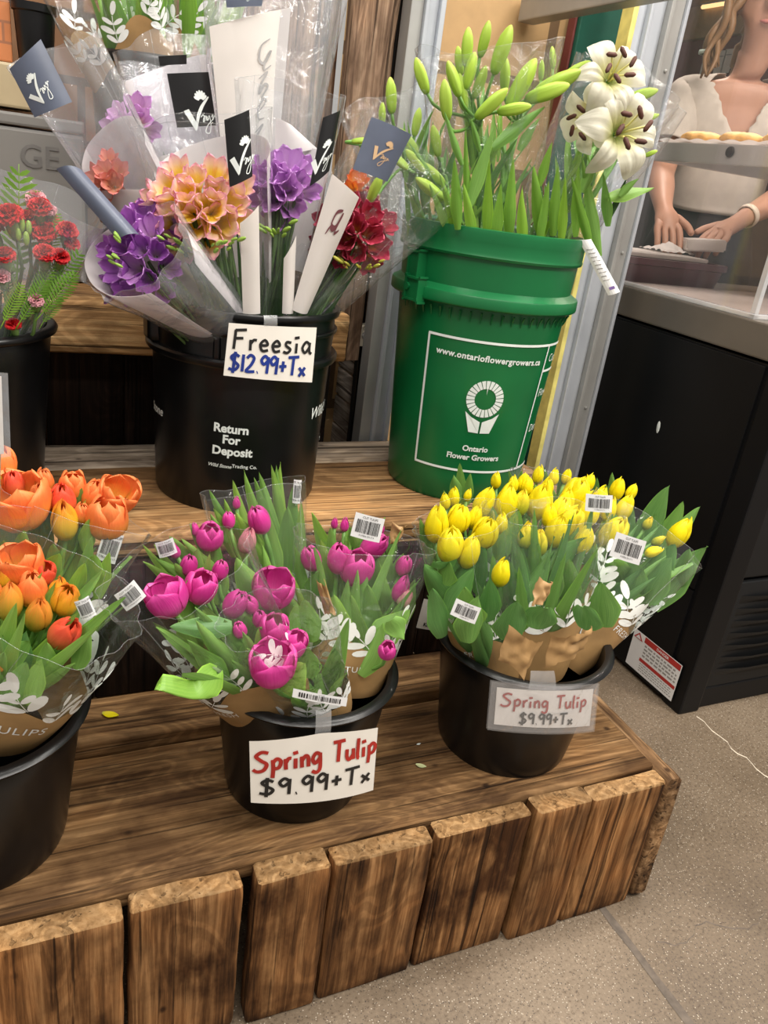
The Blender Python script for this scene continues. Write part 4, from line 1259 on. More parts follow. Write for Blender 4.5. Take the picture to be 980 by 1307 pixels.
# ------------------------------------------------------------------ wrapping film sleeves
def sleeve(parent, base, top, r0, r1, seed, mat_=None, pleats=7, edge=True, flat=.8, pw=.75, name='film_sleeve', n=72, kraft=None, leaves=None, words=None, rag=.010, kmat=None, v0=0.0, lobes=0.0, side=None):
    """cone of film round the axis base->top. kraft = (v from, v to, wobble); leaves = (v, count, length)"""
    rnd = random.Random(seed)
    base, top = V(base), V(top)
    ax = (top-base); H = ax.length; z = ax.normalized()
    x = CR-z*CR.dot(z) if side is None else V(side)-z*V(side).dot(z)
    x.normalize(); y = z.cross(x)          # y points away from the viewer
    ph = [rnd.uniform(0, 6.28) for _ in range(6)]
    def rr(th, v_):
        r = r0+(r1-r0)*v_**pw
        k = 1+.04*sin(pleats*th+ph[0]+1.5*v_)*v_+.03*sin(2*pleats*th+ph[1]+3*v_)*v_*v_+.08*lobes*sin(3*th+ph[4])*v_
        nz = noise.noise(V((cos(th)*2.2+seed, sin(th)*2.2, v_*3.2)))
        return r*(k+.10*nz*v_)
    def zr(th): return 1+rag*(sin(3*th+ph[2])+.6*sin(5*th+ph[3]))
    def P(th, v_, lift=0.0):
        r = rr(th, v_)+lift
        return base+z*(H*v_*(1+(zr(th)-1)*v_))+x*(r*cos(th))+y*(flat*r*sin(th))
    mb = MB()
    mb.grid(lambda a, b: P(2*PI*a, v0+(1-v0)*b), n, 22, 0, cu=True)
    if edge:
        mb.tube([P(2*PI*i/n, 1.0) for i in range(n+1)], .00035, 4, 1, cap=False)
        # glued back seam / side folds of the film
        for th in (ph[5], ph[5]+2.4, ph[5]+4.1):
            mb.tube([P(th+.04*sin(7*t), t, .0008) for t in [v0+(1-v0)*i/14 for i in range(15)]], .0005, 4, 1, cap=False)
    o = mb.build(name, [mat_ or FILM, FEDGE], parent)
    if kraft:
        k0, k1, wob = kraft
        def kt(th): return k1*(1+wob*sin(2*th+ph[1])+.5*wob*sin(5*th+ph[2]))
        mk = MB()
        mk.grid(lambda a, b: P(2*PI*a, k0+(kt(2*PI*a)-k0)*b, .0012), n, 14, 0, cu=True)
        if words:
            for s, th, vv, sz in words:
                def wm(a, b, th=th, vv=vv):
                    r = rr(th, vv)
                    return P(th+a/r, vv+b/H, .0026)
                put_text(mk, s, sz, wm, 1, shear=0, space=1.15)
        mk.build('kraft_band', [kmat or KRAFT, LEAFPR], parent)
    if leaves:
        mk = MB()
        v_, cnt, ln, spread = leaves
        for sp in range(cnt):
            th = 2*PI*(sp+.3*rnd.random())/cnt
            vv = v_*(1+rnd.uniform(-.10, .10)) if not kraft else kt(th)*(1+rnd.uniform(-.06, .10))
            d0 = rnd.uniform(-1.0, 1.0)
            pts = [(0, 0)]
            # a sprig: a thin stalk with paired leaflets
            ang = PI/2+d0*.9
            def loc(a, b, th=th, vv=vv):
                r = max(.02, rr(th, vv))
                return P(th+a/r, vv+b/H, .0021)
            stalk = []
            cx_, cy_ = 0, 0
            nl = rnd.randint(3, 4)
            for i in range(nl):
                stalk.append((cx_, cy_))
                for sd in ((-1, 1) if i < nl-1 else (0,)):
                    a_ = ang+sd*(.85+.2*rnd.random())
                    L = 1.5*ln*rnd.uniform(.7, 1.2)*(1-.06*i)
                    W = L*.21
                    ct, st_ = cos(a_), sin(a_)
                    ring = []
                    for q in range(12):
                        t = q/12*2*PI
                        lx = L*(.54-.5*cos(t)); ly = W*sin(t)*(.75+.25*sin(t/2))
                        ring.append(loc(cx_+lx*ct-ly*st_, cy_+lx*st_+ly*ct))
                    cen = loc(cx_+L*.54*ct, cy_+L*.54*st_)
                    mk.add(ring+[cen], [(q, (q+1) % 12, 12) for q in range(12)], 0)
                cx_ += cos(ang)*ln*.8; cy_ += sin(ang)*ln*.8
                ang += rnd.uniform(-.25, .25)
            ribbon(mk, stalk, .0009, loc, 0)
        mk.build('printed_sprigs', [LEAFPR], parent, smooth=False, label='white printed leaf sprigs')
    return P

# ------------------------------------------------------------------ tulip bouquets
def tulip_bouquet(label, base, group, slv, blooms, leaves, seed, fill=0, fillr=.06, leafkey='t', fill_len=(.14, .22), tag=None, fill_c=None, fwd=.18, loose=()):
    rnd = random.Random(seed)
    base = V(base)
    t = thing('tulip_bouquet', base, label, 'bouquet', group)
    for i, bl in enumerate(blooms):
        u, v_, px, y, key, op, deg = bl[:7]
        c = at(u, v_, y=y)
        h = px*mpp(c)
        ax = tilt_axis(deg, fwd*rnd.uniform(.3, 1.5))
        p = c-ax*h*.5
        inst('tulip_bloom', TULIPS[key, op], t, frame_z(p, ax, rnd.uniform(0, 6.28), h, h*(1.0 if op < 2 else 1.06)))
        foot = base+V((rnd.uniform(-.02, .02), rnd.uniform(-.02, .02), 0))
        stem_tube(t, foot, p+ax*h*.05, ax, .0034 if px > 30 else .0026)
    for lf in leaves:
        bu, bv, tu, tv, wpx, y0, y1 = lf[:7]
        key = lf[7] if len(lf) > 7 else leafkey
        a = at(bu, bv, y=y0); b = at(tu, tv, y=y1)
        a = b+(a-b)*1.55; L = (b-a).length; wd = wpx*mpp((a+b)/2)*1.3
        face = (CAM-a)+CR*rnd.uniform(-.5, .5)
        if len(lf) > 8 and lf[8] == 'side': face = CR*(1 if tu > bu else -1)-CF*.4
        me = LEAVES[key][rnd.randrange(5)]
        mw = frame_z(a, b-a, 0, 1.0, 1.0, face)
        inst('leaf', me, t, mw @ Matrix.Diagonal((wd*.9, wd*1.15, L, 1)))
    fc = V(fill_c) if fill_c is not None else base
    for i in range(fill):
        an = rnd.uniform(0, 2*PI); rr = fillr*sqrt(rnd.random())
        a = fc+V((rr*cos(an)*.5, rr*sin(an)*.5, 0))
        out = V((cos(an), sin(an), 0))
        lean = rr/fillr*rnd.uniform(.15, .55)
        ax = (V(slv['top'])-base).normalized()+out*lean
        L = rnd.uniform(*fill_len)*1.22
        me = LEAVES[leafkey][rnd.randrange(5)]
        wd = rnd.uniform(.022, .036)
        inst('leaf', me, t, frame_z(a, ax, rnd.uniform(-.5, .5), 1, 1, out) @ Matrix.Diagonal((wd, wd, L, 1)))
    sleeve(t, base, **slv)
    if tag:
        for px, y in tag:
            q = [at(u, v_, y=y) for u, v_ in px]
            barcode(t, patch(q, .002))
    return t
def B(yf, key, rows, dy=0.0):
    """rows of (u, v, px height, openness, lean[, colour]) -> blooms with a depth from their height in the bunch"""
    return [(r[0], r[1], r[2], yf(r[1])+dy, r[5] if len(r) > 5 else key, r[3], r[4]) for r in rows]
def Lf(yf, rows, dy=-.014):
    """rows of (base u, v, tip u, v, px width[, colour])"""
    return [(r[0], r[1], r[2], r[3], r[4], yf(r[3])+dy+.004, yf(r[3])+dy)+tuple(r[5:]) for r in rows]
yp = lambda v_: .03+(850-v_)*.00098
yy = lambda v_: .035+(765-v_)*.00135
yo = lambda v_: .045+(850-v_)*.0009
G1 = 'wrapped pink tulip bunches'; G2 = 'wrapped yellow tulip bunches'; G3 = 'wrapped orange tulip bunches'
def bc(c, w_, h, a=0.0):
    """corners of a sticker of w x h pixels centred at c, turned clockwise by a degrees"""
    ca, sa = cos(math.radians(a)), sin(math.radians(a))
    return [(c[0]+x*w_/2*ca-y*h/2*sa, c[1]+x*w_/2*sa+y*h/2*ca) for x, y in ((-1, -1), (1, -1), (1, 1), (-1, 1))]

# ---------------- pink
tulip_bouquet('pink tulip bunch leaning over the left rim of its bucket with a broad folded leaf', (.268, .105, .405), G1,
    dict(top=at(220, 728, y=.085), r0=.055, r1=.092, seed=3, kraft=(.0, .34, .2), leaves=(.62, 15, .016, 1), words=[('FRESH', -1.9, .22, .012)], kmat=KRAFT, pw=.7, flat=.75),
    B(yp, 'p', [(213, 765, 50, 3, -28), (256, 750, 48, 2, 14), (268, 686, 38, 2, 8), (241, 722, 32, 1, 6), (281, 728, 30, 1, 5), (222, 702, 26, 0, -18), (249, 676, 20, 0, -10), (300, 771, 44, 1, 20), (272, 742, 24, 0, 10)]),
    Lf(yp, [(222, 745, 180, 692, 10), (226, 738, 193, 690, 11), (228, 750, 178, 712, 14), (232, 742, 197, 712, 13), (247, 802, 237, 737, 27), (240, 716, 213, 676, 14),
            (249, 735, 252, 690, 18), (270, 850, 236, 811, 20), (262, 700, 236, 662, 11), (266, 722, 225, 680, 10), (275, 716, 274, 676, 14), (283, 752, 288, 716, 15),
            (246, 780, 226, 735, 20, 'd'), (236, 742, 222, 712, 12), (268, 800, 214, 800, 22, 'd'), (300, 850, 286, 790, 27), (255, 740, 268, 706, 12)]),
    21, fill=12, fillr=.05, fill_len=(.13, .19), tag=[(bc((212, 699), 24, 20, -18), .16), (bc((166, 760), 32, 26, -38), .10)])
# the broad bright leaf folded over the rim on the left
def folded_leaf(parent, pts, m, name='leaf'):
    """pts: (centre px, half width px, y) stations along a leaf seen flat"""
    mb = MB()
    st = []
    for (u0, v0), (u1, v1), y in pts: st.append((at(u0, v0, y=y), at(u1, v1, y=y-.012)))
    def fn(a, b):
        j = b*(len(st)-1); i = min(len(st)-2, int(j)); t = j-i
        p0 = st[i][0].lerp(st[i+1][0], t); p1 = st[i][1].lerp(st[i+1][1], t)
        q = p0.lerp(p1, a)
        return q-CF*(.012*sin(PI*a))
    mb.grid(fn, 8, 24, 0)
    return mb.build(name, m, parent)
PB = [o for o in COL.objects if o.get('label', '').startswith('pink tulip bunch leaning over')][0]
folded_leaf(PB, [((201, 871), (203, 873), .005), ((208, 860), (216, 883), .005), ((222, 862), (234, 890), .006), ((238, 867), (252, 893), .01), ((248, 868), (266, 892), .014), ((251, 858), (278, 888), .02), ((258, 850), (284, 878), .03), ((268, 846), (285, 862), .04), ((277, 850), (284, 855), .045)], leaf_mat('bright_tulip_leaf', (.15, .34, .04), (.25, .46, .075)))
tulip_bouquet('pink tulip bunch at the back of its bucket with a crown of leaf tips', (.325, .175, .36), G1,
    dict(top=at(322, 622, y=.27), r0=.028, r1=.070, seed=5, kraft=(.30, .46, .1), leaves=(.6, 8, .016, 1), flat=.8),
    B(yp, 'p', [(331, 664, 42, 1, -18), (292, 664, 24, 1, -8), (316, 690, 40, 0, 10, 'pp'), (302, 642, 18, 0, 0)]),
    Lf(yp, [(300, 690, 265, 622, 12), (318, 690, 296, 609, 13), (338, 690, 311, 598, 14), (345, 680, 322, 602, 13), (352, 690, 330, 601, 14), (360, 690, 346, 592, 14), (358, 690, 352, 591, 12), (360, 680, 358, 588, 13),
            (372, 690, 376, 609, 16), (290, 690, 272, 648, 12), (308, 700, 285, 635, 13), (366, 700, 366, 640, 20), (330, 700, 300, 652, 14), (350, 710, 341, 650, 16), (282, 680, 268, 655, 8), (380, 700, 384, 640, 12)], dy=-.01),
    22, fill=8, fillr=.04, fill_len=(.15, .21), tag=[(bc((379, 627), 10, 30, 4), .25)])
tulip_bouquet('pink tulip bunch low at the front with the widest open bloom above the price card', (.318, .085, .405), G1,
    dict(top=at(352, 792, y=.035), r0=.05, r1=.066, seed=9, kraft=(.0, .22, .2), leaves=(.7, 13, .015, 1), flat=.7, pw=.6, mat_=FILMX),
    B(yp, 'p', [(348, 755, 50, 3, 6), (331, 790, 26, 1, 0), (350, 803, 44, 2, 4), (374, 823, 40, 2, 22), (347, 851, 56, 3, -6), (306, 804, 26, 1, -8), (320, 772, 28, 1, -14)]),
    Lf(yp, [(330, 762, 301, 710, 27), (356, 760, 357, 716, 14), (304, 838, 286, 790, 27), (320, 850, 312, 800, 22), (330, 860, 311, 822, 20), (362, 838, 367, 790, 15), (360, 820, 330, 800, 16), (390, 850, 392, 822, 26),
            (345, 790, 312, 756, 22), (372, 788, 366, 760, 22), (380, 800, 380, 768, 18), (338, 840, 330, 800, 16), (370, 870, 388, 846, 28), (318, 800, 298, 768, 16)], dy=-.01),
    23, fill=10, fillr=.05, fill_len=(.08, .13), tag=[(bc((408, 890), 70, 11, 10), -.005)])
PD = tulip_bouquet('pink tulip bunch on the right of its bucket with broad leaves and a kraft strip', (.372, .125, .405), G1,
    dict(top=at(462, 688, y=.155), r0=.052, r1=.090, seed=14, kraft=(.0, .33, .25), leaves=(.55, 16, .017, 1), words=[('TULIPS', -1.2, .22, .012)], flat=.75, mat_=FILMX),
    B(yp, 'p', [(397, 713, 38, 1, -18), (432, 713, 44, 1, 0), (455, 726, 50, 2, 5), (477, 697, 44, 1, 38), (515, 722, 30, 1, 10), (512, 752, 40, 0, 12), (494, 831, 26, 2, 0), (517, 764, 30, 0, 22, 'pp'), (440, 670, 20, 0, 0), (427, 668, 16, 0, 0), (485, 678, 18, 0, 25)]),
    Lf(yp, [(421, 765, 412, 673, 22), (405, 740, 396, 700, 12), (450, 812, 449, 751, 30), (473, 800, 467, 738, 25), (488, 796, 484, 716, 32), (496, 765, 514, 698, 24), (492, 806, 526, 775, 26), (470, 836, 494, 791, 26),
            (386, 790, 376, 694, 20), (436, 740, 441, 678, 12), (490, 745, 499, 697, 15), (510, 742, 525, 705, 12), (478, 730, 488, 695, 22), (505, 800, 516, 815, 20), (400, 760, 404, 718, 22, 'd'), (415, 700, 396, 648, 14),
            (425, 700, 421, 672, 12), (478, 680, 478, 654, 9), (500, 700, 500, 668, 10), (395, 800, 388, 762, 22), (430, 800, 425, 760, 26), (520, 775, 530, 730, 14), (452, 690, 446, 672, 12)]),
    24, fill=16, fillr=.05, fill_len=(.14, .20), tag=[(bc((469, 673), 38, 31, 14), .12)])
def kraft_flap(parent, px, y, mt=None, name='kraft_flap'):
    f = patch([at(u, v_, y=yy_) for (u, v_), yy_ in zip(px, y if isinstance(y, (list, tuple)) else [y]*4)], .006)
    sd = px[0][0]*.37
    def g(a, b, l):
        n1 = noise.noise(V((a*3+sd, b*3, 0))); n2 = abs(noise.noise(V((a*5+sd, b*2.5, 4))))
        e = .05*noise.noise(V((a*3, sd, b*3)))
        return f(a+e*(b-.5)*1.2, b+e+.10*sin(PI*a)*(1-2*b), .004+.006*n1+.007*n2+l)
    mb = MB(); mb.grid(lambda a, b: g(a, b, .0008), 14, 12); mb.grid(lambda a, b: g(a, b, 0), 14, 12)
    return mb.build(name, mt or KRAFT, parent)
kraft_flap(PD, [(401, 735), (412, 737), (427, 782), (412, 780)], .055)
kraft_flap(PD, [(499, 663), (518, 668), (504, 692), (494, 690)], .16)

# ---------------- yellow
YE = tulip_bouquet('yellow tulip bunch at the left of its bucket, barcode sticker low in front', (.612, .115, .395), G2,
    dict(top=at(590, 660, y=.14), r0=.044, r1=.068, seed=31, kraft=(.0, .36, .2), leaves=(.6, 13, .016, 1), words=[('FRESH', -1.9, .24, .012)], flat=.8),
    B(yy, 'y', [(557, 668, 56, 0, -3), (585, 663, 44, 1, 4), (574, 696, 50, 1, -4), (599, 704, 50, 0, 6), (619, 681, 48, 1, 8), (640, 731, 42, 0, 2), (579, 634, 28, 0, -8), (597, 632, 18, 0, 5), (568, 640, 24, 0, -10), (606, 660, 34, 0, 6)]),
    Lf(yy, [(579, 752, 606, 697, 20), (612, 730, 618, 677, 14), (552, 714, 531, 650, 14), (566, 760, 534, 708, 22), (588, 628, 587, 589, 11), (583, 626, 575, 601, 12), (598, 628, 600, 598, 9), (566, 722, 555, 712, 24, 'd'),
            (622, 775, 625, 738, 20), (582, 765, 606, 724, 22), (634, 752, 628, 706, 14), (598, 780, 596, 742, 30, 'd'), (560, 790, 548, 745, 22), (570, 735, 576, 714, 18), (604, 800, 612, 760, 30, 'd'), (590, 720, 572, 690, 20, 'd'), (573, 660, 566, 625, 10)]),
    25, fill=14, fillr=.05, leafkey='d', fill_len=(.13, .20), tag=[(bc((594, 780), 34, 22, 22), .015)])
YF = tulip_bouquet('yellow tulip bunch in the middle of its bucket wrapped in crumpled kraft and sprigs', (.665, .10, .395), G2,
    dict(top=at(700, 652, y=.13), r0=.048, r1=.088, seed=33, kraft=(.0, .32, .3), leaves=(.58, 16, .018, 1), flat=.75, mat_=FILMX),
    B(yy, 'y', [(687, 693, 42, 0, -3, 'yg'), (672, 684, 38, 0, -4, 'yg'), (664, 643, 40, 0, 3, 'yg'), (711, 678, 52, 0, 4), (689, 640, 58, 0, 0), (646, 641, 52, 0, 4), (618, 641, 46, 0, 14), (728, 668, 48, 1, 14), (745, 689, 44, 0, 8), (716, 650, 36, 1, 6), (701, 658, 36, 0, -6), (751, 655, 40, 1, 10), (735, 632, 50, 1, 8), (668, 616, 28, 0, 0), (633, 613, 24, 0, -8), (722, 640, 40, 0, 2), (640, 668, 30, 0, -8)]),
    Lf(yy, [(664, 770, 702, 704, 26), (690, 735, 753, 678, 30), (726, 778, 728, 696, 28), (703, 700, 709, 652, 16), (713, 702, 737, 664, 20), (645, 690, 662, 650, 24), (664, 740, 664, 676, 22), (706, 752, 712, 705, 22), (752, 760, 760, 694, 24),
            (655, 800, 658, 765, 34, 'd'), (690, 790, 700, 765, 30), (748, 790, 752, 764, 30), (640, 700, 652, 672, 16), (655, 760, 648, 710, 22, 'd'), (720, 700, 740, 672, 14), (676, 640, 683, 612, 12), (660, 640, 667, 598, 10), (706, 640, 698, 610, 10), (630, 670, 622, 640, 12), (738, 700, 745, 660, 12), (680, 720, 690, 690, 18, 'd')]),
    26, fill=20, fillr=.05, leafkey='d', fill_len=(.14, .22))
kraft_flap(YF, [(683, 734), (702, 741), (688, 772), (673, 772)], [.03, .03, .02, .02])
kraft_flap(YF, [(648, 795), (690, 815), (664, 864), (632, 838)], [.005, .0, .0, .005])
kraft_flap(YF, [(700, 808), (752, 796), (742, 826), (690, 850)], [.0, .005, .005, .0])
YG = tulip_bouquet('yellow tulip bunch spreading over the right rim with two barcode stickers', (.722, .13, .40), G2,
    dict(top=at(826, 672, y=.15), r0=.055, r1=.098, seed=36, kraft=(.0, .46, .14), leaves=(.62, 17, .018, 1), words=[('FRESH', -.75, .36, .015), ('TULIPS', -1.9, .34, .015)], flat=.72),
    B(yy, 'y', [(788, 624, 34, 0, 2), (797, 648, 38, 0, 12), (783, 680, 48, 1, 14), (867, 680, 46, 0, 16), (827, 668, 20, 0, 10, 'yg'), (834, 704, 24, 0, 50), (751, 648, 44, 1, 6), (766, 635, 34, 0, 8), (806, 628, 24, 0, 10), (777, 650, 34, 0, 4), (840, 690, 20, 0, 40, 'yg')]),
    Lf(yy, [(837, 660, 855, 619, 20), (850, 684, 872, 639, 18), (876, 668, 894, 646, 10), (858, 746, 905, 688, 28), (826, 745, 850, 698, 26), (743, 762, 761, 692, 24), (782, 640, 781, 602, 10), (793, 676, 770, 646, 14), (765, 690, 784, 652, 14), (820, 690, 842, 650, 16),
            (838, 750, 858, 710, 24), (806, 740, 812, 712, 26, 'd'), (812, 690, 822, 652, 12), (800, 690, 806, 640, 12), (824, 720, 848, 660, 18), (790, 730, 782, 705, 22, 'd'), (770, 780, 768, 740, 28, 'd'), (876, 730, 880, 700, 18), (846, 720, 866, 690, 20, 'd')]),
    27, fill=18, fillr=.05, leafkey='d', fill_len=(.15, .22), tag=[(bc((801, 700), 40, 32, 18), .055), (bc((764, 642), 34, 22, 4), .12)])
tulip_bouquet('yellow tulip bunch at the back of its bucket, mostly hidden by the bunches before it', (.675, .185, .36), G2,
    dict(top=at(712, 612, y=.27), r0=.028, r1=.075, seed=39, kraft=(.3, .45, .1), leaves=(.6, 6, .016, 1), flat=.75),
    B(yy, 'y', [(687, 606, 26, 0, 0), (707, 609, 24, 0, 2), (723, 608, 22, 0, 4), (655, 618, 24, 0, -6), (742, 622, 34, 0, 6), (673, 620, 28, 0, -3), (752, 616, 26, 0, 8), (698, 622, 30, 0, 0)]),
    Lf(yy, [(718, 640, 716, 602, 10), (700, 640, 694, 596, 10), (760, 640, 762, 606, 10), (664, 640, 648, 598, 9), (772, 645, 775, 612, 10), (735, 640, 732, 602, 9)], dy=-.005),
    28, fill=12, fillr=.05, leafkey='d', fill_len=(.18, .24))

# ---------------- orange
tulip_bouquet('orange tulip bunch at the lower left with tight buds and a coral bloom leaning right', (-.055, .12, .435), G3,
    dict(top=at(42, 752, y=.085), r0=.062, r1=.112, seed=43, kraft=(.0, .44, .14), leaves=(.66, 18, .019, 1), words=[('FRESH', -2.0, .30, .018), ('TULIPS', -1.0, .33, .018)], flat=.8, pw=.7),
    B(yo, 'o', [(28, 722, 52, 3, -6), (41, 752, 54, 1, 8), (12, 768, 60, 0, 8, 'go'), (49, 784, 60, 0, 16, 'go'), (84, 766, 50, 1, 18, 'yo'), (74, 752, 40, 0, 14, 'yo'), (82, 808, 56, 1, 34, 'c'), (0, 846, 28, 0, 0, 'o'), (5, 738, 34, 0, -6, 'yo'), (56, 732, 34, 2, 20, 'c'), (-14, 760, 50, 1, -10)]),
    Lf(yo, [(103, 832, 117, 790, 20), (5, 848, 49, 813, 26), (8, 832, 12, 790, 20), (30, 845, 34, 805, 20, 'd'), (60, 850, 58, 815, 20), (20, 880, 34, 842, 24), (55, 770, 54, 735, 12), (66, 780, 72, 752, 10), (0, 760, 6, 726, 10), (14, 830, 10, 800, 24, 'd'), (96, 790, 104, 756, 9), (45, 880, 54, 840, 22), (-8, 860, 4, 810, 24)]),
    29, fill=20, fillr=.06, fill_len=(.12, .18), tag=[(bc((109, 776), 20, 26, -24), .06)])
tulip_bouquet('orange tulip bunch behind, with wide open blooms beside the grey plank edge', (-.06, .20, .365), G3,
    dict(top=at(92, 645, y=.255), r0=.03, r1=.098, seed=47, kraft=(.3, .48, .1), leaves=(.62, 9, .018, 1), flat=.8),
    B(yo, 'o', [(24, 644, 74, 3, -4), (57, 614, 34, 1, 2), (54, 636, 44, 1, 0), (80, 640, 48, 1, 2, 'c'), (93, 620, 40, 2, 4), (82, 664, 60, 0, 3, 'yo'), (148, 634, 48, 3, 24), (137, 662, 62, 2, 8), (120, 632, 44, 1, 14), (105, 656, 30, 1, 6), (18, 618, 36, 1, -4, 'c')]),
    Lf(yo, [(46, 722, 60, 621, 30), (88, 732, 110, 636, 30), (98, 652, 105, 621, 11), (106, 730, 119, 682, 15), (62, 734, 80, 698, 20), (118, 734, 124, 700, 20), (110, 690, 114, 662, 14), (100, 742, 108, 715, 14), (70, 720, 66, 690, 16, 'd'), (28, 700, 30, 670, 14), (130, 742, 140, 700, 14), (0, 720, 6, 680, 18, 'd')]),
    30, fill=14, fillr=.055, fill_len=(.16, .24), tag=[(bc((140, 698), 26, 38, 18), .20)])
tulip_bouquet('orange tulip bunch cut off by the left border', (-.13, .20, .365), G3,
    dict(top=at(-40, 620, y=.25), r0=.03, r1=.080, seed=49, flat=.8, kraft=(.3, .48, .1)),
    B(yo, 'o', [(4, 592, 48, 1, 4), (-20, 610, 56, 1, -8, 'yo'), (-40, 600, 56, 1, -8, 'c'), (-30, 660, 60, 0, -10)]),
    Lf(yo, [(-20, 720, -10, 630, 26), (10, 690, 16, 640, 18), (-50, 700, -60, 610, 24)]), 31, fill=8, fillr=.05, fill_len=(.2, .26))

# ---------------- what has dropped on the boards
def petal(u, v_, z, px, m, label, ang):
    p = at(u, v_, z=z)
    s = px*mpp(p)
    mb = MB()
    mb.grid(lambda a, b: V((p.x+s*((b-.5)*cos(ang)-(a-.5)*.55*sin(PI*min(1, b*.9+.08))*sin(ang)), p.y+s*((b-.5)*sin(ang)+(a-.5)*.55*sin(PI*min(1, b*.9+.08))*cos(ang)), p.z+.0015+s*.22*(b-.5)**2+s*.25*(a-.5)**2)), 6, 10)
    mb.build('fallen_petal', m, None, label=label, cat='petal')
petal(141, 914, H1+.022, 22, TY, 'wilted yellow petal lying on the back board between orange and pink tulips', -.5)
petal(537, 979, H1, 14, plain('pale_green_scrap', (.55, .58, .30), .6, var=.1), 'pale green leaf scrap on the board in front of the yellow tulip bucket', -.6)
petal(534, 951, H1, 6, PRINTW, 'tiny white crumb on the board left of the yellow tulip bucket', .1)
# ------------------------------------------------------------------ freesias, lilies, carnations
BLACKTAG = plain('black_tag_print', (.006, .006, .007), .35, var=.2)
GREYTAG = plain('slate_tag_print', (.085, .10, .145), .4, var=.1)
GREYINK = plain('grey_script_ink', (.30, .29, .29), .5, var=.2)
MAROONINK = plain('maroon_script_ink', (.14, .04, .05), .5)
PAPERT = plain('thin_white_paper', (.74, .70, .70), .6, var=.04, scale=12, trans=.35)
GOLDINK = plain('tan_print', (.55, .36, .2), .5)

def wrap_sheet(parent, base, top, r0, r1, a0, a1, v0, v1, m, name='inner_paper', flat=.8, seed=1, crown=.12, pw=.75, lift=-.003, label=None):
    """part of a cone of paper between angles a0 and a1 (0 = right, pi/2 = away, -pi/2 = towards the viewer)"""
    base, top = V(base), V(top)
    ax = top-base; H = ax.length; z = ax.normalized()
    x = (CR-z*CR.dot(z)).normalized(); y = z.cross(x)
    def P(a, b, lf=0):
        th = a0+(a1-a0)*a
        vt = v1*(1-crown*(2*a-1)**2+.02*sin(5*a+seed))
        v_ = v0+(vt-v0)*b
        r = (r0+(r1-r0)*v_**pw)*(1+.05*noise.noise(V((cos(th)*2+seed, sin(th)*2, v_*3))))+lift+lf
        return base+z*(H*v_)+x*(r*cos(th))+y*(flat*r*sin(th))
    mb = MB()
    mb.grid(lambda a, b: P(a, b), 28, 12); mb.grid(lambda a, b: P(a, b, .0006), 28, 12)
    return mb.build(name, m, parent, label=label)
def tick_logo(mb, f, cx, cy, s, m=1, rot=0.0, asp=1.0):
    """a tick with a little flower above and looping script along it"""
    cr, sr = cos(rot), sin(rot)
    s = s*1.3
    def fm(a, b):
        return f(cx+(a*cr-b*sr)*s*asp, cy-(a*sr+b*cr)*s, .0016)
    mb.add([fm(-.62, .30), fm(-.42, .36), (fm(-.22, -.10)), fm(-.28, -.42)], [(0, 1, 2, 3)], m)
    ribbon(mb, [(-.26, -.38), (-.12, .05), (.10, .42), (.42, .74)], .13, fm, m, taper=True)
    for k in range(7):
        a = PI*(.12+.13*k)
        ribbon(mb, [(.10+.08*cos(a), .62+.06*sin(a)), (.10+.20*cos(a), .66+.22*sin(a)), (.10+.26*cos(a), .68+.30*sin(a))], .09, fm, m, taper=True)
    ribbon(mb, [(.0, .06), (.10, .14), (.14, -.04), (.06, -.10), (.16, .10), (.22, -.08)], .035, fm, m)
    ribbon(mb, [(.22, .10), (.26, -.06), (.34, .10), (.36, -.20), (.26, -.50), (.10, -.46), (.22, -.24), (.44, -.06)], .035, fm, m)
    ribbon(mb, [(.42, .04), (.50, .12), (.46, -.06), (.56, .08), (.62, .02)], .035, fm, m)
def tag_panel(parent, px, ys, m, logo=None, bulge=.006, ink=None, name='tag_panel', label=None):
    f = patch([at(u, v_, y=y) for (u, v_), y in zip(px, ys)], bulge)
    mb = MB(); card(mb, f, 0, .0007, 10, 6)
    if logo: tick_logo(mb, f, *logo, asp=f.h/f.w)
    return mb.build(name, [m, ink or PRINTW], parent, label=label), f
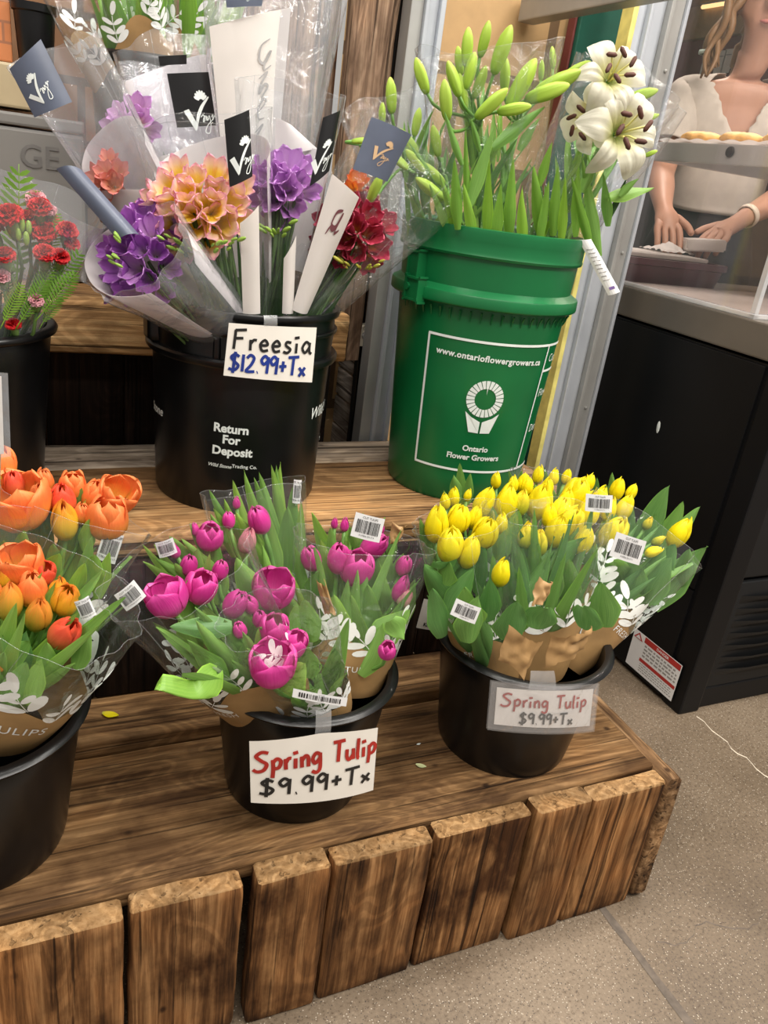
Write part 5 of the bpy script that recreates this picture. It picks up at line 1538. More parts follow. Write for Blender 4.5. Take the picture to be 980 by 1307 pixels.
def freesia_bouquet(label, base, slv, flowers, buds, seed, stems=10, papers=(), film=None, wires=True, fan=.030, stem_to=.0, stem_m=None):
    rnd = random.Random(seed)
    base = V(base)
    t = thing('freesia_bouquet', base, label, 'bouquet', 'wrapped freesia bunches')
    pts = []
    for u, v_, px, y, key, k, dx, dy, fw in flowers:
        p = at(u, v_, y=y); s = px*mpp(p)
        ax = (CR*dx+V((0, 0, 1))*dy-CF*fw).normalized()
        inst('freesia_flower', FUN[key][k], t, frame_z(p-ax*s*.55, ax, rnd.uniform(0, 6.28), s, s))
        pts.append(p-ax*s*.5)
    for u, v_, px, y, me, dx, dy in buds:
        p = at(u, v_, y=y); s = px*mpp(p)
        ax = (CR*dx+V((0, 0, 1))*dy-CF*.3).normalized()
        inst('freesia_bud', me, t, frame_z(p-ax*s*.5, ax, 0, s, s))
    foot = base-V((0, 0, .12))
    rnd.shuffle(pts)
    for i in range(stems):
        b = pts[i % len(pts)]-V((0, 0, .01))
        b = b+V((rnd.uniform(-.006, .006), rnd.uniform(-.006, .006), 0))
        a = foot+V((rnd.uniform(-.02, .02), rnd.uniform(-.02, .02), 0))
        stem_tube(t, a, b, (b-a).normalized(), rnd.uniform(.0016, .0026), stem_m or STEMD)
    for i in range(int(stems*.8)):
        a = base+V((rnd.uniform(-.02, .02), rnd.uniform(-.02, .02), -.05))
        q = pts[rnd.randrange(len(pts))]
        ax = (q-a)+V((rnd.uniform(-fan, fan), rnd.uniform(-fan, fan), 0))
        me = LEAVES['k'][rnd.randrange(5)]
        inst('leaf', me, t, frame_z(a, ax, rnd.uniform(-1, 1), 1, 1, -CF) @ Matrix.Diagonal((.008, .011, ax.length*rnd.uniform(.7, 1.0), 1)))
    for args in papers: wrap_sheet(t, base, slv['top'], slv['r0'], slv['r1'], *args)
    sleeve(t, base, mat_=film or FILMT, **slv)
    return t
def cluster(c, rx, ry, n, px, key, y, seed, spread=1.0, keys2=()):
    """flowers crowded over an ellipse of the picture, facing outward from its middle"""
    rnd = random.Random(seed); out = []
    for i in range(n):
        r = sqrt((i+.5)/n); a = i*2.39996+seed
        dx, dy = r*cos(a), r*sin(a)
        k = keys2[rnd.randrange(len(keys2))] if keys2 and rnd.random() < .3 else key
        out.append((c[0]+rx*dx, c[1]-ry*dy, px*1.22*rnd.uniform(.85, 1.15), y+.04*r*r-.012, k, rnd.randrange(4), dx*.9*spread, .35+dy*.7, 1.15*(1-.4*r)))
    return out
def budring(c, rx, ry, n, px, y, seed, me=None, a0=-2.6, a1=-.5):
    rnd = random.Random(seed); out = []
    for i in range(n):
        a = a0+(a1-a0)*rnd.random(); r = rnd.uniform(.8, 1.15)
        out.append((c[0]+rx*r*cos(a), c[1]-ry*r*sin(a), px*rnd.uniform(.7, 1.2), y-.012+.02*rnd.random(), me or FB1, cos(a)*.8, .5+.3*sin(a)))
    return out
RZ = H2+.3078     # rim of the freesia pail
W5 = dict(fan=.03)
# rear, tall: white panel with grey script
T_ = freesia_bouquet('freesia bunch in a tall white wrap with grey script standing behind the others', (.335, .60, .80),
    dict(top=at(356, -40, y=.64), r0=.04, r1=.105, seed=61, pleats=5, flat=.6, rag=.02), cluster((330, 250), 40, 30, 8, 26, 'pink', .60, 2), [], 61, stems=8)
o, f = tag_panel(T_, [(267, 34), (371, 10), (352, 232), (287, 235)], [.585, .585, .575, .575], PAPERW, None, .012, name='inner_paper', label='white paper panel with grey script')
mb = MB()
fm = lambda a, b: f(a, b*104/212, .0022)
for pts in ([(343, 54), (331, 60), (328, 76), (336, 82), (345, 68), (337, 80), (336, 90), (346, 86)], [(328, 100), (341, 93), (332, 106), (329, 118), (337, 108), (342, 112), (333, 124), (340, 126)],
            [(330, 140), (340, 130), (336, 126), (328, 136), (328, 150), (338, 150)], [(322, 168), (336, 158), (326, 172), (320, 186), (331, 182)], [(318, 206), (330, 194), (322, 212), (318, 224), (328, 222)]):
    ribbon(mb, [((u-267)/104.0, (v_-22)/104.0) for u, v_ in pts], .034, fm, 0, taper=True)
mb.build('script', GREYINK, T_, smooth=False, label='grey script lettering')
tag_panel(T_, [(287, -20), (338, -20), (334, 8), (289, 10)], [.56, .56, .56, .56], GREYTAG, (.5, .5, .4), label='slate tag panel')
# rear left: lilac
L3 = freesia_bouquet('lilac freesia bunch at the back left in a white wrap with a dark tag', (.285, .58, .80),
    dict(top=at(205, 62, y=.70), r0=.035, r1=.072, seed=63, pleats=6, flat=.7), cluster((166, 156), 24, 22, 7, 28, 'lil', .62, 4), [], 63, stems=8,
    papers=[(-.2, PI+.3, .3, 1.0, PAPERT), (-PI*.95, -.2, .30, .60, PAPERT)])
tag_panel(L3, [(213, 94), (266, 92), (276, 160), (226, 163)], [.60, .60, .60, .60], BLACKTAG, (.62, .86, .42), label='black tag panel with a white tick logo')
tag_panel(L3, [(202, 72), (238, 70), (238, 82), (204, 84)], [.63, .63, .63, .63], BLACKTAG, None, label='black tag panel')
# far left, tall sleeve leaning out
L2 = freesia_bouquet('freesia bunch in a long sleeve leaning far left with a slate blue tag', (.27, .555, .80),
    dict(top=at(66, 62, y=.50), r0=.035, r1=.062, seed=65, pleats=6, flat=.7), cluster((140, 232), 18, 26, 7, 24, 'pink', .50, 6), [], 65, stems=8,
    papers=[(-.1, PI+.2, .3, .74, PAPERT), (-PI, -.5, .25, .60, PAPERT)])
tag_panel(L2, [(12, 88), (52, 50), (92, 130), (44, 150)], [.455, .455, .455, .455], GREYTAG, (.42, .66, .30, 1, .35), .008, label='slate blue tag panel with a white tick logo')
# front left: violet bunch tipped towards the viewer
L1 = freesia_bouquet('deep violet freesia bunch tipped over the left rim of the pail in white paper', (.285, .47, .80),
    dict(top=at(168, 318, y=.385), r0=.035, r1=.078, seed=67, pleats=7, flat=.85, pw=.6), cluster((182, 328), 46, 56, 15, 32, 'viod', .40, 8, 1.0, ('vio', 'viod')),
    budring((165, 318), 24, 26, 8, 11, .372, 3, FB1, 1.6, 4.6), 67, stems=16, papers=[(PI*.55, PI*1.62, .12, 1.02, PAPERT), (-.1, PI*.5, .15, .9, PAPERT)])
tag_panel(L1, [(72, 216), (104, 217), (178, 300), (150, 306)], [.42, .42, .38, .38], GREYTAG, None, .010, label='dark slate tag panel')
# front middle: peach
M1 = freesia_bouquet('peach pink and yellow freesia bunch at the front with a black logo tag', (.305, .47, .80),
    dict(top=at(258, 150, y=.455), r0=.035, r1=.088, seed=69, pleats=6, flat=.75), cluster((253, 264), 58, 50, 19, 38, 'peach', .41, 10),
    budring((258, 285), 60, 34, 18, 13, .388, 5, FB1), 69, stems=24, papers=[(-.15, PI+.15, .25, .90, PAPERT)], film=FILM)
tag_panel(M1, [(286, 153), (318, 140), (322, 225), (293, 239)], [.385, .385, .382, .382], BLACKTAG, (.62, .72, .30), label='black tag panel with a white tick logo')
tag_panel(M1, [(306, 285), (330, 262), (332, 400), (310, 400)], [.39, .39, .40, .40], PAPERW, None, .004, name='paper_strip', label='white paper strip')
# middle right: violet
M2 = freesia_bouquet('light violet freesia bunch right of the peach ones with a black logo tag', (.34, .49, .80),
    dict(top=at(372, 112, y=.50), r0=.035, r1=.075, seed=71, pleats=6, flat=.75), cluster((360, 238), 38, 36, 13, 32, 'vio', .445, 12),
    budring((352, 272), 32, 26, 14, 13, .425, 7, FB1), 71, stems=22, papers=[(-.1, PI+.1, .28, .80, PAPERT)], film=FILM)
tag_panel(M2, [(412, 150), (434, 141), (420, 218), (395, 238)], [.42, .42, .415, .415], BLACKTAG, (.40, .72, .26), label='black tag panel with a white tick logo')
tag_panel(M2, [(362, 330), (378, 300), (374, 400), (360, 400)], [.42, .42, .42, .42], PAPERW, None, .004, name='paper_strip', label='white paper strip')
# right: burgundy, orange behind
R1 = freesia_bouquet('burgundy and orange freesia bunch leaning right towards the green pail', (.37, .50, .80),
    dict(top=at(530, 205, y=.50), r0=.035, r1=.100, seed=73, pleats=7, flat=.75, pw=.85), cluster((453, 297), 44, 40, 15, 32, 'bur', .44, 14)+cluster((455, 246), 16, 14, 4, 24, 'ora', .47, 3),
    budring((462, 328), 34, 14, 14, 11, .43, 9, FB2, -3.0, -.1), 73, stems=22, film=FILMX)
o, f = tag_panel(R1, [(424, 222), (458, 252), (392, 400), (372, 395)], [.40, .40, .42, .42], PAPERW, None, .010, name='inner_paper', label='white paper corner with maroon script')
mb = MB()
for pts, w_ in (([(.62, .16), (.44, .20), (.40, .30), (.56, .30), (.66, .18), (.60, .33), (.74, .30)], .05), ([(.40, .30), (.30, .38)], .03)):
    ribbon(mb, pts, w_, lambda a, b: f(a, b, .002), 0, taper=True)
mb.build('script', MAROONINK, R1, smooth=False, label='maroon script lettering')
tag_panel(R1, [(474, 149), (525, 172), (494, 232), (450, 216)], [.40, .40, .40, .40], GREYTAG, (.48, .60, .26, 1, -.2), .008, ink=GOLDINK, label='slate tag panel with a tan tick logo')
tag_panel(M2, [(352, 150), (372, 160), (405, 190), (350, 198)], [.53, .53, .53, .53], PAPERT, None, .006, name='inner_paper')

# ------------------------------------------------------------------ lilies in the green pail
def lily_bouquet(label, base, slv, buds, blooms, leaves, seed, film=None, stems=5):
    rnd = random.Random(seed); base = V(base)
    t = thing('lily_bouquet', base, label, 'bouquet', 'wrapped lily bunches')
    hubs = []
    for i in range(stems):
        a = base+V((rnd.uniform(-.05, .05), rnd.uniform(-.04, .04), -.2))
        tp = base.lerp(V(slv['top']), rnd.uniform(.62, .74))+CR*rnd.uniform(-.05, .05)
        stem_tube(t, a, tp, (tp-a).normalized(), .0042, STEM); hubs.append(tp)
    for u, v_, px, deg, y in buds:
        p = at(u, v_, y=y); s = px*mpp(p); ax = tilt_axis(deg, .15)
        q = p-ax*s*.5
        inst('lily_bud', BUDL, t, frame_z(q, ax, rnd.uniform(0, 6), s, s*1.05))
        h = min(hubs, key=lambda k: (k-q).length)
        h = h+V((0, 0, -.02))
        if (h-q).length < .16: stem_tube(t, h, q+ax*s*.04, ax, .0024, STEM)
    for u, v_, px, y, dirv, sd in blooms:
        p = at(u, v_, y=y); s = px*mpp(p)*.62
        ax = (CR*dirv[0]+V((0, 0, 1))*dirv[1]-CF*dirv[2]).normalized()
        mb = MB(); lily_petals(mb, 0, sd)
        M_ = frame_z(p, ax, sd, s, s)
        rn = random.Random(sd)
        for k in range(90):
            pass
        me = mb.mesh('lily_bloom', [LILYW])
        b = inst('lily_bloom', me, t, M_)
        for k in range(6):
            a = PI/3*k+.3
            e = V((.30*cos(a), .30*sin(a), .72+.05*rn.random()))
            mb = MB()
            pth = [V((.03*cos(a), .03*sin(a), .05)), V((.12*cos(a), .12*sin(a), .45)), e]
            mb.tube([M_ @ q for q in pth], .020*s, 6, 0)
            d = V((-sin(a)*.5+cos(a)*.5, cos(a)*.5+sin(a)*.5, .1)).normalized()
            mb.tube([M_ @ (e-d*.13), M_ @ (e-d*.08), M_ @ (e+d*.08), M_ @ (e+d*.13)], [.02*s, .052*s, .052*s, .02*s], 8, 1)
            st = MB(); 
            off = wloc(t)
            me2 = mb.mesh('stamen', [FILA, ANTH])
            so = bpy.data.objects.new('stamen', me2); COL.objects.link(so)
            so.parent = b; so.matrix_parent_inverse = M_.inverted()
        h = min(hubs, key=lambda k: (k-p).length)
        stem_tube(t, h, p+ax*s*.05, ax, .003, STEM)
    for lf in leaves:
        bu, bv, tu, tv, wpx, y = lf[:6]; key = lf[6] if len(lf) > 6 else 'l'
        a, b = at(bu, bv, y=y), at(tu, tv, y=y-.01)
        wd = wpx*mpp(a)*.66
        a = b+(a-b)*rnd.uniform(.95, 1.3)
        inst('leaf', LEAVES[key][rnd.randrange(5)], t, frame_z(a, b-a, 0, 1, 1, (CAM-a)+CR*rnd.uniform(-.6, .6)) @ Matrix.Diagonal((wd, wd, (b-a).length, 1)))
    for i in range(40):
        v_ = rnd.uniform(.0, .60)
        a = base.lerp(V(slv['top']), v_)+CR*rnd.uniform(-.035, .035)+CF*rnd.uniform(-.03, .03)
        an = rnd.uniform(0, 6.28); out = V((cos(an), sin(an), rnd.uniform(1.2, 4.0)))
        wd = rnd.uniform(.009, .016)
        inst('leaf', LEAVES[('l', 't', 't', 'd')[rnd.randrange(4)]][rnd.randrange(5)], t, frame_z(a, out, rnd.uniform(-.4, .4), 1, 1, V((cos(an), sin(an), 0))) @ Matrix.Diagonal((wd, wd, rnd.uniform(.08, .13), 1)))
    sleeve(t, base, mat_=film or FILMX, **slv)
    return t
GZ = H2+.4462
yl = .46
lily_bouquet('lily bunch in the middle of the green pail with tall tight green buds', (.72, .50, .90),
    dict(top=at(622, 62, y=.50), r0=.05, r1=.105, seed=81, pleats=8, flat=.75, rag=.02),
    [(596, 60, 44, -5, yl), (618, 50, 42, 6, yl), (641, 64, 58, 12, yl-.02), (538, 97, 44, -28, yl), (579, 101, 44, -30, yl-.02), (600, 91, 44, 6, yl-.01), (569, 128, 48, -14, yl-.03), (627, 132, 52, 42, yl-.04), (666, 107, 64, 22, yl-.03), (656, 139, 44, 74, yl-.04), (645, 97, 40, -8, yl+.01), (590, 118, 44, -20, yl), (612, 105, 40, 14, yl+.01), (705, 74, 26, -16, yl+.06), (691, 90, 24, -10, yl+.05), (712, 104, 62, 60, yl-.02), (732, 92, 46, 52, yl), (698, 118, 58, 66, yl-.03), (586, 78, 34, -16, yl+.03)],
    [], [(596, 260, 594, 160, 12, .43), (606, 240, 632, 160, 26, .42, 't'), (590, 210, 566, 140, 15, .42, 't'), (620, 300, 625, 190, 22, .43), (650, 300, 655, 200, 24, .43), (690, 300, 680, 200, 24, .43), (584, 295, 580, 200, 22, .42), (706, 300, 712, 210, 22, .43), (640, 180, 700, 132, 26, .43, 't'), (665, 190, 690, 150, 22, .44, 't'), (690, 230, 705, 180, 18, .44), (604, 302, 590, 225, 20, .42), (632, 305, 640, 230, 22, .41), (668, 305, 664, 228, 22, .41), (612, 190, 600, 150, 12, .42, 't')], 81, stems=7)
lily_bouquet('lily bunch at the left of the green pail reaching over the freesias', (.665, .52, .90),
    dict(top=at(506, 120, y=.53), r0=.04, r1=.092, seed=83, pleats=8, flat=.75, rag=.02),
    [(499, 122, 42, -10, .50), (488, 146, 28, -6, .50), (532, 156, 34, 4, .48), (552, 221, 42, -58, .47), (549, 241, 46, -62, .46), (482, 180, 34, 70, .47), (478, 242, 40, 20, .45), (520, 180, 40, -50, .48), (556, 180, 38, -20, .48), (508, 205, 34, -60, .47), (460, 180, 24, 80, .48), (530, 205, 36, -50, .47)],
    [], [(585, 300, 560, 220, 20, .44), (575, 300, 545, 230, 16, .45, 't'), (580, 270, 520, 180, 14, .47, 't')], 83, stems=4)
lily_bouquet('white lily bunch with two open blooms at the right of the green pail', (.79, .50, .90),
    dict(top=at(806, 105, y=.49), r0=.045, r1=.098, seed=85, pleats=8, flat=.75, rag=.02, mat_=None) if False else dict(top=at(806, 105, y=.49), r0=.045, r1=.098, seed=85, pleats=8, flat=.75, rag=.02),
    [(819, 121, 40, 68, .43), (829, 151, 24, 62, .43), (786, 81, 26, 60, .47), (773, 84, 20, 40, .47), (824, 167, 22, 78, .43), (830, 196, 18, 60, .42)],
    [(776, 104, 88, .42, (.10, .35, .9), 1), (785, 172, 100, .40, (.25, .15, .95), 2), (760, 150, 84, .45, (-.4, -.2, .6), 5)],
    [(760, 300, 740, 190, 22, .42, 't'), (735, 300, 738, 200, 20, .42), (775, 290, 770, 215, 22, .41, 't'), (745, 240, 762, 200, 20, .41, 't'), (785, 250, 836, 240, 26, .40, 't'), (796, 246, 816, 228, 18, .39, 't'), (750, 305, 728, 220, 18, .41), (716, 305, 722, 220, 18, .42), (690, 305, 700, 225, 18, .42), (780, 275, 800, 225, 12, .41, 'k')], 85, stems=4)
LB = [o for o in COL.objects if o.get('label', '').startswith('white lily bunch')][0]
fq = patch([at(738, 306, y=.40), at(754, 305, y=.395), at(791, 372, y=.385), at(776, 377, y=.39)], .003)
mb = MB(); card(mb, fq, 0, .0007, 5, 8)
rnd = random.Random(2)
for i in range(9):
    y = .16+i*.07
    mb.grid(lambda a, b: fq(.18+a*rnd.uniform(.4, .66), y+b*.018, .0016), 1, 1, 1)
mb.grid(lambda a, b: fq(.3+a*.45, .86+b*.05, .0016), 1, 1, 2)
mb.build('price_tag', [LABEL, GREYT, plain('purple_ink', (.2, .12, .35), .5)], LB, smooth=False, label='white printed paper tag')

# ------------------------------------------------------------------ carnations
def carnation_bouquet():
    base = V((-.085, .50, .70)); rnd = random.Random(91)
    t = thing('carnation_bouquet', base, 'red carnation bunch with fern fronds at the left border in clear film', 'bouquet')
    for u, v_, px, y, k, deg in ((12, 275, 30, .42, 0, -8), (45, 254, 22, .46, 3, 0), (51, 264, 24, .44, 0, 8), (33, 280, 24, .45, 1, 0), (61, 280, 22, .45, 2, 6), (57, 299, 24, .44, 1, 4), (86, 294, 22, .43, 2, 18), (92, 311, 16, .43, 1, 26), (57, 323, 23, .41, 0, 10), (77, 327, 19, .41, 2, 22), (6, 326, 22, .41, 1, -10), (2, 352, 18, .41, 3, 0), (46, 383, 16, .41, 3, 8), (17, 414, 16, .42, 2, 0), (64, 268, 14, .44, 3, 10), (-14, 290, 30, .43, 1, -12), (-10, 330, 26, .42, 0, -12)):
        p = at(u, v_, y=y); s = px*mpp(p); ax = tilt_axis(deg, .35)
        me = CARNPM if k == 3 else CARNM[k]
        b = inst('carnation_bloom', me, t, frame_z(p-ax*s*.25, ax, rnd.uniform(0, 6), s*.80, s*.80))
        inst('calyx', CALM, t, frame_z(p-ax*s*1.0, ax, 0, s*.80, s*.95))
        foot = base+V((rnd.uniform(-.03, .03), rnd.uniform(-.03, .03), -.1))
        stem_tube(t, foot, p-ax*s*.9, ax, .0022, STEMD)
    for u, v_, px, y in ((28, 297, 20, .42), (37, 300, 18, .42), (24, 308, 16, .41), (34, 314, 18, .41)):
        p = at(u, v_, y=y); s = px*mpp(p)
        inst('carnation_bud', FB1, t, frame_z(p, tilt_axis(0), 0, s, s*1.2))
    for bu, bv, tu, tv, y in ((30, 400, 70, 335, .42), (40, 395, 104, 318, .42), (20, 380, 30, 210, .47), (60, 340, 78, 270, .44), (20, 420, 60, 355, .41), (10, 400, 8, 330, .43), (45, 410, 98, 345, .41), (0, 420, 30, 360, .41), (50, 420, 80, 370, .42), (-20, 400, -10, 320, .43)):
        a, b = at(bu, bv, y=y), at(tu, tv, y=y)
        L = (b-a).length
        inst('fern_frond', FERNM, t, frame_z(a, b-a, rnd.uniform(-.5, .5), L, L*1.0, -CF))
    for i in range(46):
        an = rnd.uniform(0, 6.28); a = base+V((.03*cos(an), .03*sin(an), 0)); ax = V((.45*cos(an), .45*sin(an), 1))
        inst('leaf', LEAVES[('k', 'd')[i % 2]][rnd.randrange(5)], t, frame_z(a, ax, rnd.uniform(-.5, .5), 1, 1, -CF) @ Matrix.Diagonal((.022, .026, rnd.uniform(.09, .20), 1)))
    sleeve(t, base, mat_=FILMT, top=at(22, 232, y=.47), r0=.04, r1=.115, seed=91, pleats=6, flat=.75, rag=.02)
carnation_bouquet()

# ------------------------------------------------------------------ leafy bunches in the upper bucket
def upper(label, top, y, r1, seed, base):
    base = V(base); rnd = random.Random(seed)
    t = thing('wrapped_bunch', base, label, 'bouquet', 'leafy bunches in kraft wraps on the top step')
    for i in range(34):
        an = rnd.uniform(0, 6.28); rr = r1*.7*sqrt(rnd.random())
        a = base+V((rr*.4*cos(an), rr*.4*sin(an), 0)); ax = V((.5*cos(an)*rr/r1, .5*sin(an)*rr/r1, 1))
        inst('leaf', LEAVES['l' if rnd.random() < .5 else 't'][rnd.randrange(5)], t, frame_z(a, ax, rnd.uniform(-.5, .5), 1, 1, V((cos(an), sin(an), 0))) @ Matrix.Diagonal((.04, .05, rnd.uniform(.18, .28), 1)))
    sleeve(t, base, top, .04, r1, seed, kraft=(.12, .46, .22), leaves=(.5, 14, .015, 1), flat=.8)
upper('leafy bunch in a kraft and white sprig wrap, left one in the upper bucket', at(120, -80, y=.85), .85, .12, 95, (.215, .87, 1.06))
upper('leafy bunch in a kraft and white sprig wrap, right one in the upper bucket', at(235, -70, y=.88), .88, .11, 97, (.285, .89, 1.06))
# ------------------------------------------------------------------ the person behind the case
SKIN = plain('skin', (.44, .235, .155), .5, var=.08, scale=14)
SHIRT = plain('oatmeal_cotton', (.50, .45, .39), .85, var=.06, scale=40, bmp=.15)
TROUS = plain('black_cloth', (.012, .012, .014), .85, var=.2, scale=60)
HAIR = petal_mat('light_brown_hair', [(0, (.22, .12, .05)), (.5, (.40, .25, .11)), (1, (.55, .38, .19))], .5, rough=.45, trans=.0, nscale=(30, 1))
NV = at(942, 165, y=1.25)
F_ = V((-.6, -.8, 0)); G_ = V((-.8, .6, 0))      # facing, and the person's right hand side
O_ = V((NV.x, NV.y, 0))-F_*.17
def pp(a, b, z): return O_+G_*a+F_*b+V((0, 0, z))
def loc(p): q = V(p)-O_; return (q.dot(G_), q.dot(F_), q.z)
wr = at(846, 262, y=1.16); hr = at(852, 288, y=1.09)
wl = at(948, 279, y=1.06); hl = at(918, 299, y=1.03)
er = at(843, 222, y=1.36); el = V((2.06, 1.10, 1.15))
J = {}; Rr = {}; E_ = []
def node(n, p, r, to=None):
    J[n] = V(p); Rr[n] = r
    if to: E_.append((to, n))
node('pelvis', pp(0, 0, .93), .135)
node('waist', pp(0, .03, 1.06), .120, 'pelvis'); node('chest', pp(0, .06, 1.20), .135, 'waist'); node('chest2', pp(0, .08, 1.32), .115, 'chest')
node('neck', pp(0, .085, 1.425), .052, 'chest2'); node('neck2', pp(0, .10, 1.49), .050, 'neck')
node('jaw', pp(0, .135, 1.545), .062, 'neck2'); node('head', pp(0, .125, 1.625), .088, 'jaw'); node('crown', pp(0, .11, 1.695), .070, 'head')
node('nose', pp(0, .226, 1.597), .011, 'head')
for s, n in ((1, 'R'), (-1, 'L')):
    node('ear'+n, pp(s*.092, .12, 1.60), .014, 'head')
    node('sh'+n, pp(s*.155, .065, 1.375), .058, 'chest2')
    node('hip'+n, pp(s*.095, -.01, .86), .098, 'pelvis'); node('knee'+n, pp(s*.10, .02, .49), .060, 'hip'+n); node('calf'+n, pp(s*.10, -.01, .33), .055, 'knee'+n)
    node('ank'+n, pp(s*.10, -.03, .09), .036, 'calf'+n); node('toe'+n, pp(s*.115, .11, .035), .032, 'ank'+n)
for n, e, w_, h, pal in (('R', er, wr, hr, 1), ('L', el, wl, hl, -1)):
    node('arm'+n, J['sh'+n].lerp(e, .5), .046, 'sh'+n); node('el'+n, e, .040, 'arm'+n); node('fore'+n, e.lerp(w_, .45), .039, 'el'+n); node('wr'+n, w_, .026, 'fore'+n)
    node('palm'+n, w_.lerp(h, .75), .030, 'wr'+n)
    d = (h-w_).normalized()
    sd = d.cross(V((0, 0, 1))).normalized()        # across the palm
    if n == 'L': sd = -sd
    k0 = h
    for i, (o, ln) in enumerate(((-.030, .072), (-.010, .080), (.011, .076), (.031, .060))):
        r0 = k0+sd*o+d*.012
        p1 = r0+d*ln*.42+V((0, 0, -.008)); p2 = p1+(d*.8+V((0, 0, -.55))).normalized()*ln*.34; p3 = p2+(d*.45+V((0, 0, -.85))).normalized()*ln*.28
        node('f%d0%s' % (i, n), r0, .0105, 'palm'+n); node('f%d1%s' % (i, n), p1, .0092, 'f%d0%s' % (i, n)); node('f%d2%s' % (i, n), p2, .0086, 'f%d1%s' % (i, n)); node('f%d3%s' % (i, n), p3, .0072, 'f%d2%s' % (i, n))
    t0 = w_.lerp(h, .55)-sd*.030; t1 = t0-sd*.028+d*.034; t2 = t1-sd*.006+d*.034
    node('t0'+n, t0, .014, 'palm'+n); node('t1'+n, t1, .011, 't0'+n); node('t2'+n, t2, .0085, 't1'+n)
names = list(J); idx = {n: i for i, n in enumerate(names)}
person = thing('person', O_, 'person in an oatmeal T-shirt leaning over the tub behind the acrylic case', 'person')
me = bpy.data.meshes.new('body_skeleton')
me.from_pydata([J[n]-O_ for n in names], [(idx[a], idx[b]) for a, b in E_], [])
tmp = bpy.data.objects.new('tmp_body', me); COL.objects.link(tmp)
md = tmp.modifiers.new('skin', 'SKIN'); md.use_smooth_shade = True; md.branch_smoothing = .4
for n in names:
    q = me.skin_vertices[0].data[idx[n]]
    q.radius = (Rr[n], Rr[n]); q.use_root = (n == 'pelvis')
ms = tmp.modifiers.new('sub', 'SUBSURF'); ms.levels = 3; ms.render_levels = 3
dg = bpy.context.evaluated_depsgraph_get()
body = bpy.data.meshes.new_from_object(tmp.evaluated_get(dg))
bpy.data.objects.remove(tmp)
def seg_of(p):
    best = None
    for a, b in E_:
        A, B_ = J[a]-O_, J[b]-O_
        ab = B_-A; t = max(0, min(1, (p-A).dot(ab)/ab.length_squared))
        dd = (p-A-ab*t).length-(Rr[a]+(Rr[b]-Rr[a])*t)
        if best is None or dd < best[0]: best = (dd, a, b, t)
    return best
lab = []
for q in body.vertices:
    s_ = seg_of(q.co); lab.append(s_)
    a, b, z = q.co.dot(G_), q.co.dot(F_), q.co.z
    if s_[1] in ('pelvis', 'waist', 'chest', 'chest2') or s_[2] in ('shR', 'shL', 'hipR', 'hipL'):
        if z < 1.41:
            k = min(1, max(0, (1.43-z)/.08))
            b0 = .06 if z > 1.1 else .01
            b2 = b0+(b-b0)*(1-.26*k); a2 = a*(1+.14*k)
            q.co = G_*a2+F_*b2+V((0, 0, z))
    if s_[2] in ('jaw', 'head', 'crown') or s_[1] == 'jaw':
        a2 = a*.88
        q.co = G_*a2+F_*b+V((0, 0, z))
body.materials.clear(); body.materials.append(SKIN); body.name = 'body'
bo = bpy.data.objects.new('body', body); COL.objects.link(bo); bo.parent = person
body.polygons.foreach_set('use_smooth', [True]*len(body.polygons))
def garment(name, keep, off, m, wr_=.004, **kw):
    nv = [q.co.copy() for q in body.vertices]; nn = [q.normal.copy() for q in body.vertices]
    used = {}; vs, fs = [], []
    for pl in body.polygons:
        if all(keep(lab[i], nv[i]) for i in pl.vertices):
            f = []
            for i in pl.vertices:
                if i not in used:
                    used[i] = len(vs)
                    w3 = nv[i]*13
                    vs.append(nv[i]+nn[i]*(off(lab[i], nv[i])+wr_*noise.noise(w3)+wr_*.6*noise.noise(w3*2.3)))
                f.append(used[i])
            fs.append(f)
    g = bpy.data.meshes.new(name); g.from_pydata(vs, [], fs); g.materials.append(m)
    g.polygons.foreach_set('use_smooth', [True]*len(fs))
    o = bpy.data.objects.new(name, g); COL.objects.link(o); o.parent = person
    sm = o.modifiers.new('soft', 'SMOOTH'); sm.factor = .5; sm.iterations = 8
    md = o.modifiers.new('thick', 'SOLIDIFY'); md.thickness = .003; md.offset = 1
    for k, v_ in kw.items(): o[k] = v_
    return o
TOR = {'pelvis', 'waist', 'chest', 'chest2', 'neck'}
def keep_shirt(l, p):
    a, b, z = p.dot(G_), p.dot(F_), p.z
    if l[2].startswith('hip') or l[1].startswith('hip'): return z > 1.045
    if l[2].startswith('arm') : return True
    if l[1].startswith('arm'): return l[3] < .35
    if l[2] in ('waist', 'chest', 'chest2', 'shR', 'shL', 'neck') or l[1].startswith('sh'):
        if z < 1.045: return False
        if b > .07 and z > 1.275+1.9*abs(a): return False
        if z > 1.425 and abs(a) < .075: return False
        if l[2] == 'neck' and l[3] > .75: return False
        return True
    return False
garment('t_shirt', keep_shirt, lambda l, p: .016+.012*max(0, min(1, (1.2-p.z)/.2)), SHIRT, .006)
garment('trousers', lambda l, p: p.z < 1.085 and p.z > .10 and not l[2].startswith(('arm', 'el', 'fore', 'wr', 'palm', 'f', 't0', 't1', 't2', 'toe')), lambda l, p: .011, TROUS)
garment('shoes', lambda l, p: l[2].startswith('toe') or (l[2].startswith('ank') and l[3] > .8), lambda l, p: .008, TROUS, .001)
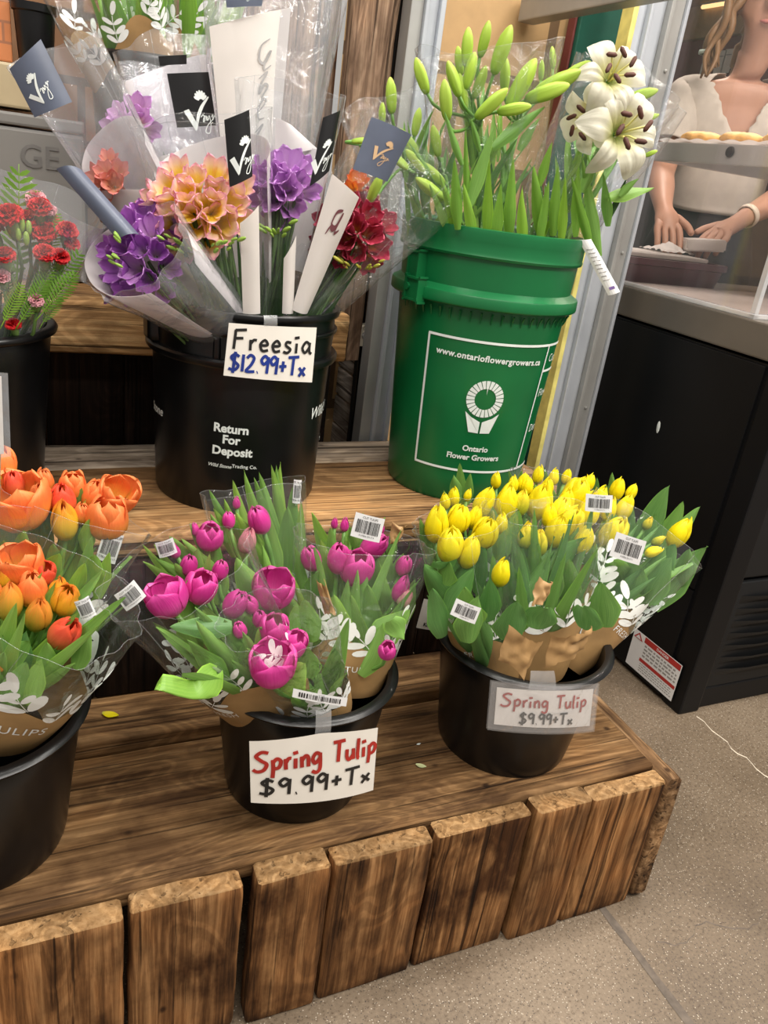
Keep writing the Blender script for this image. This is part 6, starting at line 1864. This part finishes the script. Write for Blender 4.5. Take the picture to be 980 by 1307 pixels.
# hair: a cap over the skull and wavy locks falling in front of the right shoulder
mb = MB()
H0 = pp(0, .105, 1.64)
def cap(a, b):
    th = 2*PI*a; ph_ = PI*(.02+.60*b)
    front = max(0, cos(th))
    ph_ *= 1-.34*front*b
    r = 1+.03*sin(24*th)+.02*sin(11*th+5*b)
    return H0+G_*(.096*r*sin(ph_)*sin(th))+F_*(.112*r*sin(ph_)*cos(th)-.004)+V((0, 0, .112*r*cos(ph_)))
mb.grid(cap, 60, 18)
rl = random.Random(12)
for i in range(18):
    s = 1 if i < 10 else -1
    a0 = s*(.075+.02*rl.random()); b0 = .06+.09*rl.random()
    path = []
    z0 = 1.64; z1 = rl.uniform(1.40, 1.47) if s > 0 else rl.uniform(1.34, 1.46)
    sp = rl.uniform(-.03, .05)
    for k in range(12):
        t = k/11
        path.append(pp(a0+s*(.025*sin(PI*t*.8)+.02*t*t+sp*.5*t)+.010*sin(9*t+i), b0+.05*t+sp*.5*t+.012*sin(8*t+i*1.7), z0+(z1-z0)*t))
    mb.tube(path, [.013*(1-.75*(k/11)**2) for k in range(12)], 7)
# the ponytail behind
for i in range(8):
    mb.tube([pp(rl.uniform(-.03, .03)+.01*sin(k+i), -.01-.06*sin(k/8*PI)+.004*i, 1.66-.045*k) for k in range(9)], [.016*(1-.08*k) for k in range(9)], 7)
mb.build('hair', HAIR, person)
mb = MB()
for s in (1, -1):
    mb.ball(pp(s*.036, .188, 1.617), .010, 0, n=12)
EYEW = plain('eye_white', (.75, .74, .72), .3, var=.02)
mb.build('eyes', EYEW, person)
mb = MB()
for s in (1, -1): mb.ball(pp(s*.036, .1955, 1.617), .0045, 0, n=10)
mb.build('irises', plain('brown_iris', (.06, .03, .015), .3), person)
mb = MB()
mb.tube([pp(-.024+.048*i/8, .1975-.008*abs(i-4)/4, 1.553+.002*abs(i-4)/4) for i in range(9)], [.001, .004, .005, .0055, .005, .0055, .005, .004, .001], 8)
mb.build('lips', plain('lip', (.42, .14, .12), .5), person)
mb = MB()
for s in (1, -1): mb.tube([pp(s*(.018+.036*i/6), .203-.012*(i/6)**2, 1.638+.006*sin(PI*i/6)) for i in range(7)], [.001, .0025, .003, .003, .003, .0025, .001], 6)
mb.build('eyebrows', HAIR, person)
def band(name, c, d, r, w_, m, label):
    mb = MB(); d = d.normalized(); x = d.orthogonal().normalized(); y = d.cross(x)
    prof = [(r, -w_/2), (r+.003, -w_/2), (r+.004, 0), (r+.003, w_/2), (r, w_/2)]
    mb.grid(lambda a, b: c+d*(prof[min(4, int(round(b*4)))][1])+(x*cos(2*PI*a)+y*sin(2*PI*a))*prof[min(4, int(round(b*4)))][0], 28, 4, 0, cu=True)
    return mb.build(name, m, person, label=label)
band('wristband', J['wrL'].lerp(J['foreL'], .16), J['wrL']-J['foreL'], .0285, .016, plain('cream_band', (.72, .62, .5), .6), 'cream wristband')
band('hair_tie', pp(.135, .135, 1.475), V((0, 0, 1)), .020, .010, plain('pale_green_tie', (.45, .55, .48), .5), 'pale green hair tie')
# the white slab between the hands and the cloth bunched under the right one
ctop = ZT+.0735
mid = hr.lerp(hl, .52)
slab = thing('white_slab', (mid.x, 1.03, ctop), 'thick white slab held between the two hands above the maroon tub', 'board')
mb = MB()
ux = V((CR.x, CR.y, .10)).normalized(); uy = V((CF.x, CF.y, .0)).normalized(); uz = ux.cross(uy).normalized()
b = bmesh.new(); bmesh.ops.create_cube(b, size=1)
for q in b.verts: q.co = V((mid.x, 1.02, ctop+.030))+ux*(q.co.x*.105)+uy*(q.co.y*.085)+uz*(q.co.z*.030)
bmesh.ops.bevel(b, geom=b.edges[:], offset=.004, segments=2, affect='EDGES'); b.verts.index_update()
mb.add([q.co.copy() for q in b.verts], [[q.index for q in f_.verts] for f_ in b.faces], 0); b.free()
mb.build('slab', PAPERW, slab, smooth=False)
mb = MB()
mb.grid(lambda a, b: V((hr.x-.08+a*.12, 1.00+b*.09, ctop+.003+.012*abs(noise.noise(V((a*5, b*4, 2))))+.022*sin(PI*a)*sin(PI*b)*abs(noise.noise(V((a*3+4, b*3, 7)))+.5))), 26, 16)
mb.build('cleaning_cloth', PAPERW, None, label='white cloth bunched under the right hand of the person', cat='cloth')
